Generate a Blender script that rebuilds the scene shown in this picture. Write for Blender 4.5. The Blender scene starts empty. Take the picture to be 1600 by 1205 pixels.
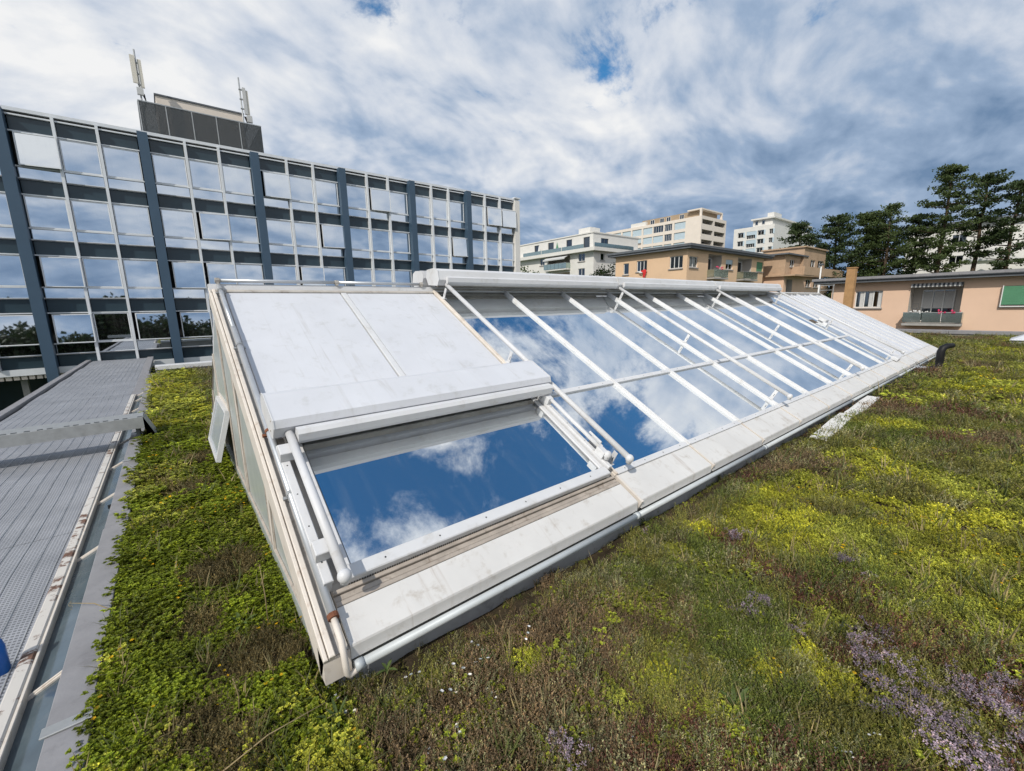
import bpy, math, random
import numpy as np
from mathutils import Matrix, Vector

random.seed(7)
rng = np.random.default_rng(11)
scene = bpy.context.scene
COL = scene.collection
R = math.radians

# ------------------------------------------------------------------ camera
CAM_H = 1.75
yaw, pitch, roll = R(51.306), R(10.594), R(-1.071)
fv = Vector((math.cos(yaw)*math.cos(pitch), math.sin(yaw)*math.cos(pitch), -math.sin(pitch)))
rv = Vector((math.sin(yaw), -math.cos(yaw), 0))
uv = rv.cross(fv)
rv, uv = rv*math.cos(roll)+uv*math.sin(roll), uv*math.cos(roll)-rv*math.sin(roll)
cam_data = bpy.data.cameras.new('camera')
cam = bpy.data.objects.new('camera', cam_data)
COL.objects.link(cam)
cam.matrix_world = Matrix(((rv.x, uv.x, -fv.x, 0), (rv.y, uv.y, -fv.y, 0), (rv.z, uv.z, -fv.z, CAM_H), (0, 0, 0, 1)))
cam_data.sensor_width = 36
cam_data.lens = 660.7/1600*36
cam_data.clip_start = 0.05
cam_data.clip_end = 3000
scene.camera = cam

# ------------------------------------------------------------------ sun and sky
SUN_AZ, SUN_EL = R(27), R(43)          # light travels +X turning to +Y
sd = Vector((math.cos(SUN_AZ)*math.cos(SUN_EL), math.sin(SUN_AZ)*math.cos(SUN_EL), -math.sin(SUN_EL)))
ld = bpy.data.lights.new('sun', 'SUN')
ld.energy = 3.3
ld.angle = R(0.6)
ld.color = (1.0, 0.94, 0.85)
sun = bpy.data.objects.new('sun', ld)
COL.objects.link(sun)
sun.rotation_euler = sd.to_track_quat('-Z', 'Y').to_euler()
sun.location = (-20, -10, 30)

world = bpy.data.worlds.new('World')
scene.world = world
world.use_nodes = True
world.cycles.sampling_method = 'MANUAL'
world.cycles.sample_map_resolution = 512
wt = world.node_tree
wt.nodes.clear()


class NT:
    """small helper to wire node trees"""
    def __init__(s, tree):
        s.t = tree

    def n(s, kind, **kw):
        nd = s.t.nodes.new(kind)
        for k, v in kw.items():
            if k == 'op':
                nd.operation = v
            else:
                setattr(nd, k, v)
        return nd

    def link(s, a, b):
        s.t.links.new(a, b)

    def m(s, op, a, b=None, c=None, clamp=False):
        nd = s.t.nodes.new('ShaderNodeMath')
        nd.operation = op
        nd.use_clamp = clamp
        for i, v in enumerate((a, b, c)):
            if v is None:
                continue
            if isinstance(v, (int, float)):
                nd.inputs[i].default_value = v
            else:
                s.t.links.new(v, nd.inputs[i])
        return nd.outputs[0]

    def vm(s, op, a, b=None, sc=None):
        nd = s.t.nodes.new('ShaderNodeVectorMath')
        nd.operation = op
        for i, v in enumerate((a, b)):
            if v is None:
                continue
            if isinstance(v, (tuple, list)):
                nd.inputs[i].default_value = v
            else:
                s.t.links.new(v, nd.inputs[i])
        if sc is not None:
            nd.inputs['Scale'].default_value = sc
        return nd.outputs[0]

    def noise(s, vec, scale, detail=5, rough=0.55, dist=0.0, dim='3D'):
        nd = s.t.nodes.new('ShaderNodeTexNoise')
        nd.noise_dimensions = dim
        nd.inputs['Scale'].default_value = scale
        nd.inputs['Detail'].default_value = detail
        nd.inputs['Roughness'].default_value = rough
        nd.inputs['Distortion'].default_value = dist
        if vec is not None:
            s.t.links.new(vec, nd.inputs['Vector'])
        return nd.outputs['Fac']

    def ramp(s, fac, stops, interp='LINEAR'):
        nd = s.t.nodes.new('ShaderNodeValToRGB')
        nd.color_ramp.interpolation = interp
        e = nd.color_ramp.elements
        while len(e) < len(stops):
            e.new(0.5)
        for el, (p, c) in zip(e, stops):
            el.position = p
            el.color = (*c, 1) if len(c) == 3 else c
        s.t.links.new(fac, nd.inputs[0])
        return nd.outputs[0]

    def mix(s, fac, a, b, blend='MIX'):
        nd = s.t.nodes.new('ShaderNodeMix')
        nd.data_type = 'RGBA'
        nd.blend_type = blend
        for k, v in ((0, fac), (6, a), (7, b)):
            if isinstance(v, (int, float)):
                nd.inputs[k].default_value = v
            elif isinstance(v, tuple):
                nd.inputs[k].default_value = (*v, 1) if len(v) == 3 else v
            else:
                s.t.links.new(v, nd.inputs[k])
        return nd.outputs[2]

    def smooth(s, v, a, b):
        nd = s.t.nodes.new('ShaderNodeMapRange')
        nd.interpolation_type = 'SMOOTHSTEP'
        s.t.links.new(v, nd.inputs[0])
        nd.inputs[1].default_value = a
        nd.inputs[2].default_value = b
        return nd.outputs[0]


W = NT(wt)
tc = W.n('ShaderNodeTexCoord')
sky = W.n('ShaderNodeTexSky', sky_type='NISHITA', sun_disc=False)
sky.sun_elevation = SUN_EL
# sun stands towards -sd; Nishita measures its rotation clockwise from +Y
sky.sun_rotation = math.atan2(-sd.x, -sd.y)
sky.altitude = 400
sky.air_density = 1.0
sky.dust_density = 0.6
sky.ozone_density = 2.0
sep = W.n('ShaderNodeSeparateXYZ')
W.link(tc.outputs['Generated'], sep.inputs[0])
zc = W.m('MAXIMUM', sep.outputs[2], 0.0)
zz = W.m('ADD', zc, 0.40)
px = W.m('DIVIDE', sep.outputs[0], zz)
py = W.m('DIVIDE', sep.outputs[1], zz)
cmb = W.n('ShaderNodeCombineXYZ')
W.link(px, cmb.inputs[0])
W.link(py, cmb.inputs[1])
mp = W.n('ShaderNodeMapping')
mp.inputs['Rotation'].default_value = (0, 0, R(-28))
mp.inputs['Scale'].default_value = (1.35, 1.75, 1)
mp.inputs['Location'].default_value = (15.2, 9.1, 0.4)
W.link(cmb.outputs[0], mp.inputs[0])
base = mp.outputs[0]
warpn = W.n('ShaderNodeTexNoise')
warpn.noise_dimensions = '2D'
warpn.inputs['Scale'].default_value = 1.3
warpn.inputs['Detail'].default_value = 1
W.link(base, warpn.inputs['Vector'])
warp = W.vm('SCALE', W.vm('SUBTRACT', warpn.outputs['Color'], (0.5, 0.5, 0.5)), None, 0.30)
pos = W.vm('ADD', base, warp)
d1 = W.noise(pos, 1.75, 8, 0.64, dim='2D')
d2 = W.noise(W.vm('ADD', pos, (-0.11, -0.05, 0.0)), 1.75, 4, 0.60, dim='2D')
big = W.noise(W.vm('ADD', base, (2.1, 6.2, 0)), 0.55, 1, 0.5, dim='2D')
# the deck hides more of the blue the more obliquely one looks through it
obl = W.smooth(zc, 0.80, 0.28)
cov = W.m('ADD', d1, W.m('ADD', W.m('MULTIPLY', obl, 0.30), W.m('MULTIPLY', W.smooth(zc, 0.30, 0.05), 0.07)))
mask = W.smooth(cov, 0.475, 0.63)
thick = W.m('SUBTRACT', cov, 0.60)
shade = W.m('ADD', W.m('MULTIPLY', W.m('SUBTRACT', d1, d2), 1.5), W.m('MULTIPLY', thick, -0.5))
shade = W.m('ADD', shade, W.m('MULTIPLY', W.m('SUBTRACT', big, 0.5), 0.75))
# bases of the far rolls turn their shaded side to us
shade = W.m('SUBTRACT', shade, W.m('MULTIPLY', W.smooth(zc, 0.42, 0.08), 0.30))
# clouds on the sun's side are lit through, those opposite are not
sdot = W.n('ShaderNodeVectorMath', op='DOT_PRODUCT')
W.link(tc.outputs['Generated'], sdot.inputs[0])
sdot.inputs[1].default_value = tuple(-sd)
shade = W.m('ADD', shade, W.m('MULTIPLY', sdot.outputs['Value'], 0.22))
shf = W.m('ADD', shade, 0.75, clamp=True)
ccol = W.ramp(shf, [(0.04, (1.7, 2.7, 4.3)), (0.34, (3.5, 4.6, 6.3)), (0.58, (6.4, 7.0, 8.0)), (0.90, (9.4, 9.45, 9.5))])
skyc = W.mix(1.0, sky.outputs[0], (0.50, 1.2, 1.5), 'MULTIPLY')
fin = W.mix(mask, skyc, ccol)
bg = W.n('ShaderNodeBackground')
bg.inputs['Strength'].default_value = 0.095
W.link(fin, bg.inputs[0])
wo = W.n('ShaderNodeOutputWorld')
W.link(bg.outputs[0], wo.inputs[0])

vs = scene.view_settings
vs.view_transform = 'Standard'
vs.look = 'None'
vs.exposure = 0.0
vs.gamma = 1.0
vs.use_curve_mapping = False
scene.cycles.use_denoising = True
scene.cycles.use_adaptive_sampling = True
scene.cycles.adaptive_threshold = 0.012
scene.cycles.max_bounces = 4
scene.cycles.diffuse_bounces = 2
scene.cycles.sample_clamp_indirect = 1.5
scene.cycles.transparent_max_bounces = 6
scene.cycles.caustics_reflective = True
scene.cycles.caustics_refractive = False


# ------------------------------------------------------------------ materials
MATS = {}


def mat(name, col, rough=0.6, metal=0.0, spec=0.4, vary=0.0, vscale=3.0, dirt=None, dscale=4.0, damt=0.5, bump=0.0, bscale=60.0, coat=0.0, streak=None, samt=0.4):
    m = bpy.data.materials.new(name)
    m.use_nodes = True
    t = NT(m.node_tree)
    b = m.node_tree.nodes['Principled BSDF']
    b.inputs['Roughness'].default_value = rough
    b.inputs['Metallic'].default_value = metal
    b.inputs['Specular IOR Level'].default_value = spec
    g = t.n('ShaderNodeTexCoord')
    obj = g.outputs['Object']
    c = None
    if vary:
        f = t.noise(obj, vscale, 6, 0.6)
        lo = tuple(x*(1-vary) for x in col)
        hi = tuple(min(1, x*(1+vary)) for x in col)
        c = t.ramp(f, [(0.3, lo), (0.7, hi)])
    if dirt:
        f = t.smooth(t.noise(obj, dscale, 8, 0.68, 0.3), 0.52, 0.75)
        c = t.mix(t.m('MULTIPLY', f, damt), c if c is not None else col, dirt)
    if streak:
        # rain runs: noise drawn out down the slope
        mp_ = t.n('ShaderNodeMapping')
        mp_.inputs['Scale'].default_value = (16, 1.1, 1.1)
        t.link(obj, mp_.inputs[0])
        f = t.smooth(t.noise(mp_.outputs[0], 1.0, 5, 0.6, 0.6), 0.54, 0.78)
        f = t.m('MULTIPLY', f, t.smooth(t.noise(obj, 1.7, 3, 0.6), 0.40, 0.62))
        c = t.mix(t.m('MULTIPLY', f, samt), c if c is not None else col, streak)
    if c is None:
        b.inputs['Base Color'].default_value = (*col, 1)
    else:
        t.link(c, b.inputs['Base Color'])
    if bump:
        bn = t.n('ShaderNodeBump')
        bn.inputs['Strength'].default_value = bump
        bn.inputs['Distance'].default_value = 0.01
        t.link(t.noise(obj, bscale, 5, 0.6), bn.inputs['Height'])
        t.link(bn.outputs[0], b.inputs['Normal'])
    if coat:
        b.inputs['Coat Weight'].default_value = coat
    MATS[name] = m
    return m


mat('white', (0.64, 0.64, 0.645), 0.45, 0, 0.35, 0.05, 2.5, (0.44, 0.41, 0.36), 6.0, 0.55)
mat('pipe_pale', (0.50, 0.53, 0.54), 0.5, 0.1, 0.4, 0.08, 6, (0.36, 0.36, 0.34), 5, 0.4)
mat('white_panel', (0.62, 0.63, 0.66), 0.5, 0, 0.3, 0.05, 1.8, (0.46, 0.46, 0.45), 6.5, 0.6, 0.10, 14, streak=(0.40, 0.38, 0.35), samt=0.55)
mat('sill_white', (0.65, 0.635, 0.61), 0.5, 0, 0.3, 0.06, 2.2, (0.42, 0.37, 0.31), 8.0, 0.7, 0.1, 25, streak=(0.36, 0.29, 0.23), samt=0.7)
mat('cream', (0.68, 0.62, 0.55), 0.55, 0, 0.3, 0.08, 4, (0.40, 0.30, 0.22), 9.0, 0.65)
mat('rail', (0.40, 0.35, 0.30), 0.6, 0, 0.3, 0.2, 8, (0.14, 0.10, 0.07), 12.0, 0.8)
mat('ridge_dirty', (0.45, 0.42, 0.38), 0.6, 0, 0.3, 0.2, 6, (0.2, 0.15, 0.11), 9.0, 0.8)
mat('galva', (0.56, 0.58, 0.60), 0.38, 0.55, 0.5, 0.08, 9)
mat('galva_tray', (0.38, 0.39, 0.39), 0.5, 0.45, 0.5, 0.12, 12, (0.25, 0.25, 0.24), 9, 0.5)
mat('kerbgrey', (0.34, 0.35, 0.37), 0.7, 0, 0.3, 0.15, 4, (0.10, 0.10, 0.09), 5, 0.6)
mat('flashing', (0.27, 0.265, 0.275), 0.62, 0.1, 0.4, 0.12, 5, (0.15, 0.145, 0.15), 7, 0.6, 0.15, 30)
mat('flashing_dark', (0.10, 0.11, 0.12), 0.6, 0.1, 0.4, 0.2, 5)
mat('dark', (0.012, 0.013, 0.014), 0.7)
mat('black_plastic', (0.010, 0.010, 0.011), 0.55, 0, 0.3)
mat('rust', (0.20, 0.08, 0.045), 0.8, 0, 0.2, 0.3, 30)
mat('rubber', (0.09, 0.085, 0.075), 0.85, 0, 0.2, 0.5, 40)
mat('soil', (0.055, 0.042, 0.026), 0.95, 0, 0.1, 0.5, 9, (0.05, 0.055, 0.015), 3, 0.8, 0.8, 60)
mat('bark', (0.09, 0.065, 0.045), 0.9, 0, 0.1, 0.3, 8, None, 4, 0.5, 0.5, 30)
mat('lawn', (0.06, 0.09, 0.025), 0.9, 0, 0.2, 0.3, 0.4)
mat('concrete', (0.36, 0.35, 0.33), 0.85, 0, 0.2, 0.12, 3, (0.2, 0.2, 0.19), 4, 0.5)
mat('slate_pier', (0.052, 0.092, 0.140), 0.45, 0.1, 0.5, 0.06, 1.5)
mat('spandrel', (0.026, 0.046, 0.060), 0.25, 0.0, 0.5, 0.10, 1.5)
mat('alu', (0.70, 0.72, 0.74), 0.4, 0.1, 0.5, 0.05, 3)
mat('wall_white', (0.72, 0.70, 0.66), 0.8, 0, 0.2, 0.04, 1.0, (0.55, 0.52, 0.47), 0.6, 0.3)
mat('wall_cream', (0.80, 0.71, 0.62), 0.85, 0, 0.2, 0.04, 1.0, (0.70, 0.62, 0.54), 0.5, 0.3)
mat('wall_beige', (0.74, 0.52, 0.34), 0.85, 0, 0.2, 0.04, 0.7, (0.64, 0.45, 0.30), 0.5, 0.5)
mat('wall_peach', (0.74, 0.52, 0.38), 0.85, 0, 0.2, 0.04, 0.7, (0.64, 0.45, 0.33), 0.5, 0.5)
mat('wall_brown', (0.48, 0.34, 0.23), 0.9, 0, 0.2, 0.15, 1.0, (0.33, 0.23, 0.15), 1.0, 0.6)
mat('wall_tan', (0.38, 0.29, 0.20), 0.9, 0, 0.2, 0.08, 1.0)
mat('chimney', (0.42, 0.25, 0.12), 0.9, 0, 0.2, 0.15, 3.0, (0.3, 0.17, 0.08), 5, 0.5)
mat('roofgrey', (0.13, 0.14, 0.155), 0.7, 0, 0.3, 0.12, 2.0, (0.2, 0.2, 0.21), 2, 0.5)
mat('sillgrey', (0.32, 0.29, 0.27), 0.8)
mat('frame_white', (0.72, 0.72, 0.70), 0.5)
mat('shutter_green', (0.09, 0.25, 0.14), 0.6, 0, 0.3, 0.06, 3)
mat('shutter_blue', (0.50, 0.60, 0.66), 0.5, 0, 0.3, 0.05, 3)
mat('brickred', (0.22, 0.09, 0.05), 0.9)
mat('curtain', (0.55, 0.55, 0.54), 0.9, 0, 0.1, 0.1, 20)
mat('red_cloth', (0.6, 0.03, 0.03), 0.8)
mat('pink_flower', (0.7, 0.06, 0.16), 0.8)
mat('blue_plastic', (0.01, 0.11, 0.42), 0.4)
mat('straw', (0.30, 0.23, 0.12), 0.8)
mat('antenna_cream', (0.62, 0.58, 0.50), 0.5)
mat('antenna_grey', (0.50, 0.50, 0.49), 0.5)
mat('brown_sticker', (0.10, 0.07, 0.04), 0.5)
mat('recess', (0.54, 0.50, 0.45), 0.85, 0, 0.2, 0.06, 1.0)
mat('fogged', (0.46, 0.50, 0.49), 0.25, 0, 0.6, 0.08, 5)
mat('casement_glass', (0.42, 0.46, 0.50), 0.2, 0, 0.6, 0.06, 5)
mat('slate_glass', (0.07, 0.095, 0.11), 0.10, 0, 0.8, 0.35, 2.5, (0.16, 0.17, 0.17), 4, 0.6)


def mirror(name, col, rough=0.0, dirt=0.0):
    m = bpy.data.materials.new(name)
    m.use_nodes = True
    b = m.node_tree.nodes['Principled BSDF']
    b.inputs['Base Color'].default_value = (*col, 1)
    b.inputs['Metallic'].default_value = 1.0
    b.inputs['Roughness'].default_value = rough
    t = NT(m.node_tree)
    g = t.n('ShaderNodeTexCoord')
    bn = t.n('ShaderNodeBump')
    bn.inputs['Strength'].default_value = 0.02
    bn.inputs['Distance'].default_value = 0.02
    t.link(t.noise(g.outputs['Object'], 1.3, 2, 0.5), bn.inputs['Height'])
    t.link(bn.outputs[0], b.inputs['Normal'])
    if dirt:
        # thin dust film: a little diffuse in cloudy shapes
        mp_ = t.n('ShaderNodeMapping')
        mp_.inputs['Scale'].default_value = (9, 1.3, 1.3)
        t.link(g.outputs['Object'], mp_.inputs[0])
        f = t.smooth(t.noise(mp_.outputs[0], 1.0, 6, 0.65, 0.4), 0.5, 0.8)
        f = t.m('MAXIMUM', f, t.smooth(t.noise(g.outputs['Object'], 14, 3, 0.7), 0.68, 0.80))
        d = t.n('ShaderNodeBsdfDiffuse')
        d.inputs[0].default_value = (0.5, 0.5, 0.48, 1)
        mx = t.n('ShaderNodeMixShader')
        t.link(t.m('ADD', t.m('MULTIPLY', f, dirt), dirt*0.25), mx.inputs[0])
        t.link(b.outputs[0], mx.inputs[1])
        t.link(d.outputs[0], mx.inputs[2])
        t.link(mx.outputs[0], m.node_tree.nodes['Material Output'].inputs[0])
    MATS[name] = m


mirror('sky_glass', (0.86, 0.89, 0.91), 0.0, 0.075)
mirror('office_glass', (0.72, 0.76, 0.80), 0.02, 0.05)
mirror('house_glass', (0.12, 0.14, 0.16), 0.05, 0.0)
mirror('balcony_glass', (0.40, 0.50, 0.46), 0.15, 0.25)

# perforated grey mesh sheet: dark holes in rows
m = bpy.data.materials.new('perforated')
m.use_nodes = True
t = NT(m.node_tree)
b = m.node_tree.nodes['Principled BSDF']
g = t.n('ShaderNodeTexCoord')
sp = t.n('ShaderNodeSeparateXYZ')
t.link(g.outputs['Object'], sp.inputs[0])
hx = t.m('ABSOLUTE', t.m('SUBTRACT', t.m('FRACT', t.m('MULTIPLY', sp.outputs[0], 48)), 0.5))
hy = t.m('ABSOLUTE', t.m('SUBTRACT', t.m('FRACT', t.m('ADD', t.m('MULTIPLY', sp.outputs[1], 36), t.m('MULTIPLY', sp.outputs[0], 12))), 0.5))
hole = t.m('MULTIPLY', t.smooth(hx, 0.40, 0.28), t.smooth(hy, 0.34, 0.20))
tone = t.ramp(t.noise(g.outputs['Object'], 1.6, 6, 0.65), [(0.3, (0.27, 0.28, 0.305)), (0.7, (0.39, 0.40, 0.43))])
t.link(t.mix(t.m('MULTIPLY', hole, 0.7), tone, (0.07, 0.073, 0.08)), b.inputs['Base Color'])
b.inputs['Roughness'].default_value = 0.6
bn = t.n('ShaderNodeBump')
bn.inputs['Strength'].default_value = 0.5
bn.inputs['Distance'].default_value = 0.004
t.link(t.m('SUBTRACT', 1.0, hole), bn.inputs['Height'])
t.link(bn.outputs[0], b.inputs['Normal'])
MATS['perforated'] = m

# white rail with flaking paint and rust
m = bpy.data.materials.new('flaking')
m.use_nodes = True
t = NT(m.node_tree)
b = m.node_tree.nodes['Principled BSDF']
g = t.n('ShaderNodeTexCoord')
f = t.smooth(t.noise(g.outputs['Object'], 5.5, 9, 0.72, 0.4), 0.53, 0.60)
c = t.ramp(t.noise(g.outputs['Object'], 40, 4, 0.6), [(0.3, (0.05, 0.03, 0.022)), (0.7, (0.22, 0.11, 0.07))])
t.link(t.mix(f, (0.58, 0.55, 0.51), c), b.inputs['Base Color'])
b.inputs['Roughness'].default_value = 0.7
MATS['flaking'] = m

# dark wire screen on the office roof
m = bpy.data.materials.new('wire_screen')
m.use_nodes = True
t = NT(m.node_tree)
b = m.node_tree.nodes['Principled BSDF']
g = t.n('ShaderNodeTexCoord')
c = t.ramp(t.noise(g.outputs['Object'], 26, 3, 0.7), [(0.35, (0.018, 0.022, 0.025)), (0.7, (0.075, 0.085, 0.09))])
t.link(c, b.inputs['Base Color'])
b.inputs['Roughness'].default_value = 0.7
tr = t.n('ShaderNodeBsdfTransparent')
mx = t.n('ShaderNodeMixShader')
wires = t.smooth(t.noise(g.outputs['Object'], 60, 2, 0.6), 0.42, 0.62)
t.link(t.m('MULTIPLY', wires, 0.45), mx.inputs[0])
t.link(b.outputs[0], mx.inputs[1])
t.link(tr.outputs[0], mx.inputs[2])
t.link(mx.outputs[0], m.node_tree.nodes['Material Output'].inputs[0])
MATS['wire_screen'] = m


def leafmat(name, col=None, instancer=False, trans=0.3, rough=0.55):
    m = bpy.data.materials.new(name)
    m.use_nodes = True
    t = NT(m.node_tree)
    nt = m.node_tree
    nt.nodes.remove(nt.nodes['Principled BSDF'])
    g = t.n('ShaderNodeTexCoord')
    geo = t.n('ShaderNodeNewGeometry')
    if instancer:
        at = t.n('ShaderNodeAttribute')
        at.attribute_type = 'INSTANCER'
        at.attribute_name = 'tint'
        c = at.outputs['Color']
        tn = t.n('ShaderNodeAttribute')
        tn.attribute_name = 'tone'
        c = t.mix(1.0, c, tn.outputs['Color'], 'MULTIPLY')
    else:
        v = t.ramp(t.noise(g.outputs['Object'], 1.6, 4, 0.6), [(0.3, tuple(x*0.6 for x in col)), (0.7, tuple(x*1.4 for x in col))])
        c = v
    d = t.n('ShaderNodeBsdfPrincipled')
    d.inputs['Roughness'].default_value = rough
    d.inputs['Specular IOR Level'].default_value = 0.25
    t.link(c, d.inputs['Base Color'])
    tr = t.n('ShaderNodeBsdfTranslucent')
    t.link(c, tr.inputs[0])
    mx = t.n('ShaderNodeMixShader')
    mx.inputs[0].default_value = trans
    t.link(d.outputs[0], mx.inputs[1])
    t.link(tr.outputs[0], mx.inputs[2])
    t.link(mx.outputs[0], nt.nodes['Material Output'].inputs[0])
    MATS[name] = m


leafmat('veg', instancer=True)
leafmat('pine', (0.075, 0.105, 0.034), trans=0.3)
leafmat('pine_dark', (0.055, 0.082, 0.030), trans=0.3)
leafmat('broadleaf', (0.050, 0.085, 0.020), trans=0.3)
leafmat('broadleaf_dark', (0.022, 0.040, 0.012), trans=0.25)
leafmat('weed_leaf', (0.12, 0.17, 0.05), trans=0.3)
leafmat('grass_leaf', (0.10, 0.14, 0.04), trans=0.3)


# ------------------------------------------------------------------ mesh helpers
class MB:
    def __init__(s, T=None):
        s.v, s.f, s.mi = [], [], []
        s.T = T
        s.cur = 0

    def add(s, vs_, fs):
        o = len(s.v)
        if s.T:
            vs_ = [s.T(*p) for p in vs_]
        s.v += [tuple(p) for p in vs_]
        s.f += [tuple(i+o for i in f) for f in fs]
        s.mi += [s.cur]*len(fs)
        return s

    def box(s, x0, x1, y0, y1, z0, z1):
        v = [(x0, y0, z0), (x1, y0, z0), (x1, y1, z0), (x0, y1, z0), (x0, y0, z1), (x1, y0, z1), (x1, y1, z1), (x0, y1, z1)]
        return s.add(v, [(0, 3, 2, 1), (4, 5, 6, 7), (0, 1, 5, 4), (1, 2, 6, 5), (2, 3, 7, 6), (3, 0, 4, 7)])

    def bbox(s, x0, x1, y0, y1, z0, z1, b=0.004):
        """box with chamfered long and short top edges"""
        v = [(x0, y0, z0), (x1, y0, z0), (x1, y1, z0), (x0, y1, z0),
             (x0, y0, z1-b), (x1, y0, z1-b), (x1, y1, z1-b), (x0, y1, z1-b),
             (x0+b, y0+b, z1), (x1-b, y0+b, z1), (x1-b, y1-b, z1), (x0+b, y1-b, z1)]
        f = [(0, 3, 2, 1), (0, 1, 5, 4), (1, 2, 6, 5), (2, 3, 7, 6), (3, 0, 4, 7),
             (4, 5, 9, 8), (5, 6, 10, 9), (6, 7, 11, 10), (7, 4, 8, 11), (8, 9, 10, 11)]
        return s.add(v, f)

    def quad(s, a, b, c, d):
        return s.add([a, b, c, d], [(0, 1, 2, 3)])

    def prism_x(s, prof, x0, x1):
        """profile of (y, z) points swept along x"""
        n = len(prof)
        v = [(x0, p[0], p[1]) for p in prof]+[(x1, p[0], p[1]) for p in prof]
        f = [(i, (i+1) % n, n+(i+1) % n, n+i) for i in range(n)]
        f += [tuple(range(n-1, -1, -1)), tuple(range(n, 2*n))]
        return s.add(v, f)

    def prism_z(s, prof, z0, z1):
        n = len(prof)
        v = [(p[0], p[1], z0) for p in prof]+[(p[0], p[1], z1) for p in prof]
        f = [(i, (i+1) % n, n+(i+1) % n, n+i) for i in range(n)]
        f += [tuple(range(n-1, -1, -1)), tuple(range(n, 2*n))]
        return s.add(v, f)

    def tube(s, pts, r, n=12, cap=True):
        """swept round tube through pts; r a number or list"""
        P = [Vector(p) for p in pts]
        rr = r if isinstance(r, (list, tuple)) else [r]*len(P)
        vs_, fs = [], []
        up = Vector((0, 0, 1))
        d0 = (P[1]-P[0]).normalized()
        if abs(d0.dot(up)) > 0.9:
            up = Vector((1, 0, 0))
        a = d0.cross(up).normalized()
        for i, p in enumerate(P):
            d = (P[min(i+1, len(P)-1)]-P[max(i-1, 0)]).normalized()
            a = (a-d*a.dot(d)).normalized()
            b = d.cross(a)
            for k in range(n):
                an = 2*math.pi*k/n
                vs_.append(p+(a*math.cos(an)+b*math.sin(an))*rr[i])
        for i in range(len(P)-1):
            for k in range(n):
                fs.append((i*n+k, i*n+(k+1) % n, (i+1)*n+(k+1) % n, (i+1)*n+k))
        if cap:
            fs.append(tuple(range(n-1, -1, -1)))
            fs.append(tuple((len(P)-1)*n+k for k in range(n)))
        return s.add([tuple(v) for v in vs_], fs)

    def ball(s, c, r, n=10, m_=6):
        v = [(c[0], c[1], c[2]-r)]
        for j in range(1, m_):
            ph = -math.pi/2+math.pi*j/m_
            for k in range(n):
                a = 2*math.pi*k/n
                v.append((c[0]+r*math.cos(ph)*math.cos(a), c[1]+r*math.cos(ph)*math.sin(a), c[2]+r*math.sin(ph)))
        v.append((c[0], c[1], c[2]+r))
        f = [(0, 1+(k+1) % n, 1+k) for k in range(n)]
        for j in range(m_-2):
            for k in range(n):
                a, b_ = 1+j*n+k, 1+j*n+(k+1) % n
                f.append((a, b_, b_+n, a+n))
        l = len(v)-1
        f += [(l, 1+(m_-2)*n+k, 1+(m_-2)*n+(k+1) % n) for k in range(n)]
        return s.add(v, f)

    def mesh(s, name, mats, smooth=False):
        me = bpy.data.meshes.new(name)
        me.from_pydata(s.v, [], s.f)
        if isinstance(mats, str):
            mats = [mats]
        for k in mats:
            me.materials.append(MATS[k])
        if len(mats) > 1:
            me.polygons.foreach_set('material_index', s.mi)
        if smooth:
            me.polygons.foreach_set('use_smooth', [True]*len(me.polygons))
        me.update()
        return me

    def build(s, name, mats, parent=None, smooth=False):
        return put(name, s.mesh(name, mats, smooth), parent)


def put(name, me, parent=None, loc=None):
    o = bpy.data.objects.new(name, me)
    COL.objects.link(o)
    if parent:
        o.parent = parent
    if loc is not None:
        o.location = loc
    return o


def tag(o, label=None, cat=None, group=None, kind=None):
    if label:
        o['label'] = label
    if cat:
        o['category'] = cat
    if group:
        o['group'] = group
    if kind:
        o['kind'] = kind
    return o


def thing(name, label, cat, group=None, loc=(0, 0, 0)):
    o = bpy.data.objects.new(name, None)
    o.empty_display_size = 0.2
    COL.objects.link(o)
    o.location = loc
    return tag(o, label, cat, group)


# ------------------------------------------------------------------ noise for the ground and planting
_perm = rng.random((256, 256))


def vnoise(x, y, sc):
    x = np.asarray(x, float)*sc+37.3
    y = np.asarray(y, float)*sc+91.7
    xi, yi = np.floor(x).astype(int), np.floor(y).astype(int)
    fx, fy = x-xi, y-yi
    fx, fy = fx*fx*(3-2*fx), fy*fy*(3-2*fy)
    p = lambda a, b_: _perm[a % 256, b_ % 256]
    return (p(xi, yi)*(1-fx)+p(xi+1, yi)*fx)*(1-fy)+(p(xi, yi+1)*(1-fx)+p(xi+1, yi+1)*fx)*fy


def fbm(x, y, sc, o=4):
    r_, a, tot = 0, 1.0, 0
    for k in range(o):
        r_ = r_+a*vnoise(np.asarray(x)+k*13.1, np.asarray(y)-k*7.7, sc*2**k)
        tot += a
        a *= 0.55
    return r_/tot


def height(x, y):
    y = np.asarray(y, float)
    edge = np.clip((y-1.50)/0.35, 0, 1)*(y < 2.2)*(np.asarray(x) > 0.3)*(np.asarray(x) < 18.5)
    return 0.055*(fbm(x, y, 1.7, 4)-0.5)+0.03*(fbm(x+5, y, 5.5, 2)-0.5)-0.012-0.075*edge


# ------------------------------------------------------------------ setting: ground, roof
tag(MB().quad((-700, -700, -4.6), (700, -700, -4.6), (700, 700, -4.6), (-700, 700, -4.6)).build('ground', 'lawn'), kind='structure')
slab = MB()
slab.box(-0.49, 28.75, -4, 16.2, -4.59, -0.16)
tag(slab.build('roof_slab', 'concrete'), kind='structure')


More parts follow.
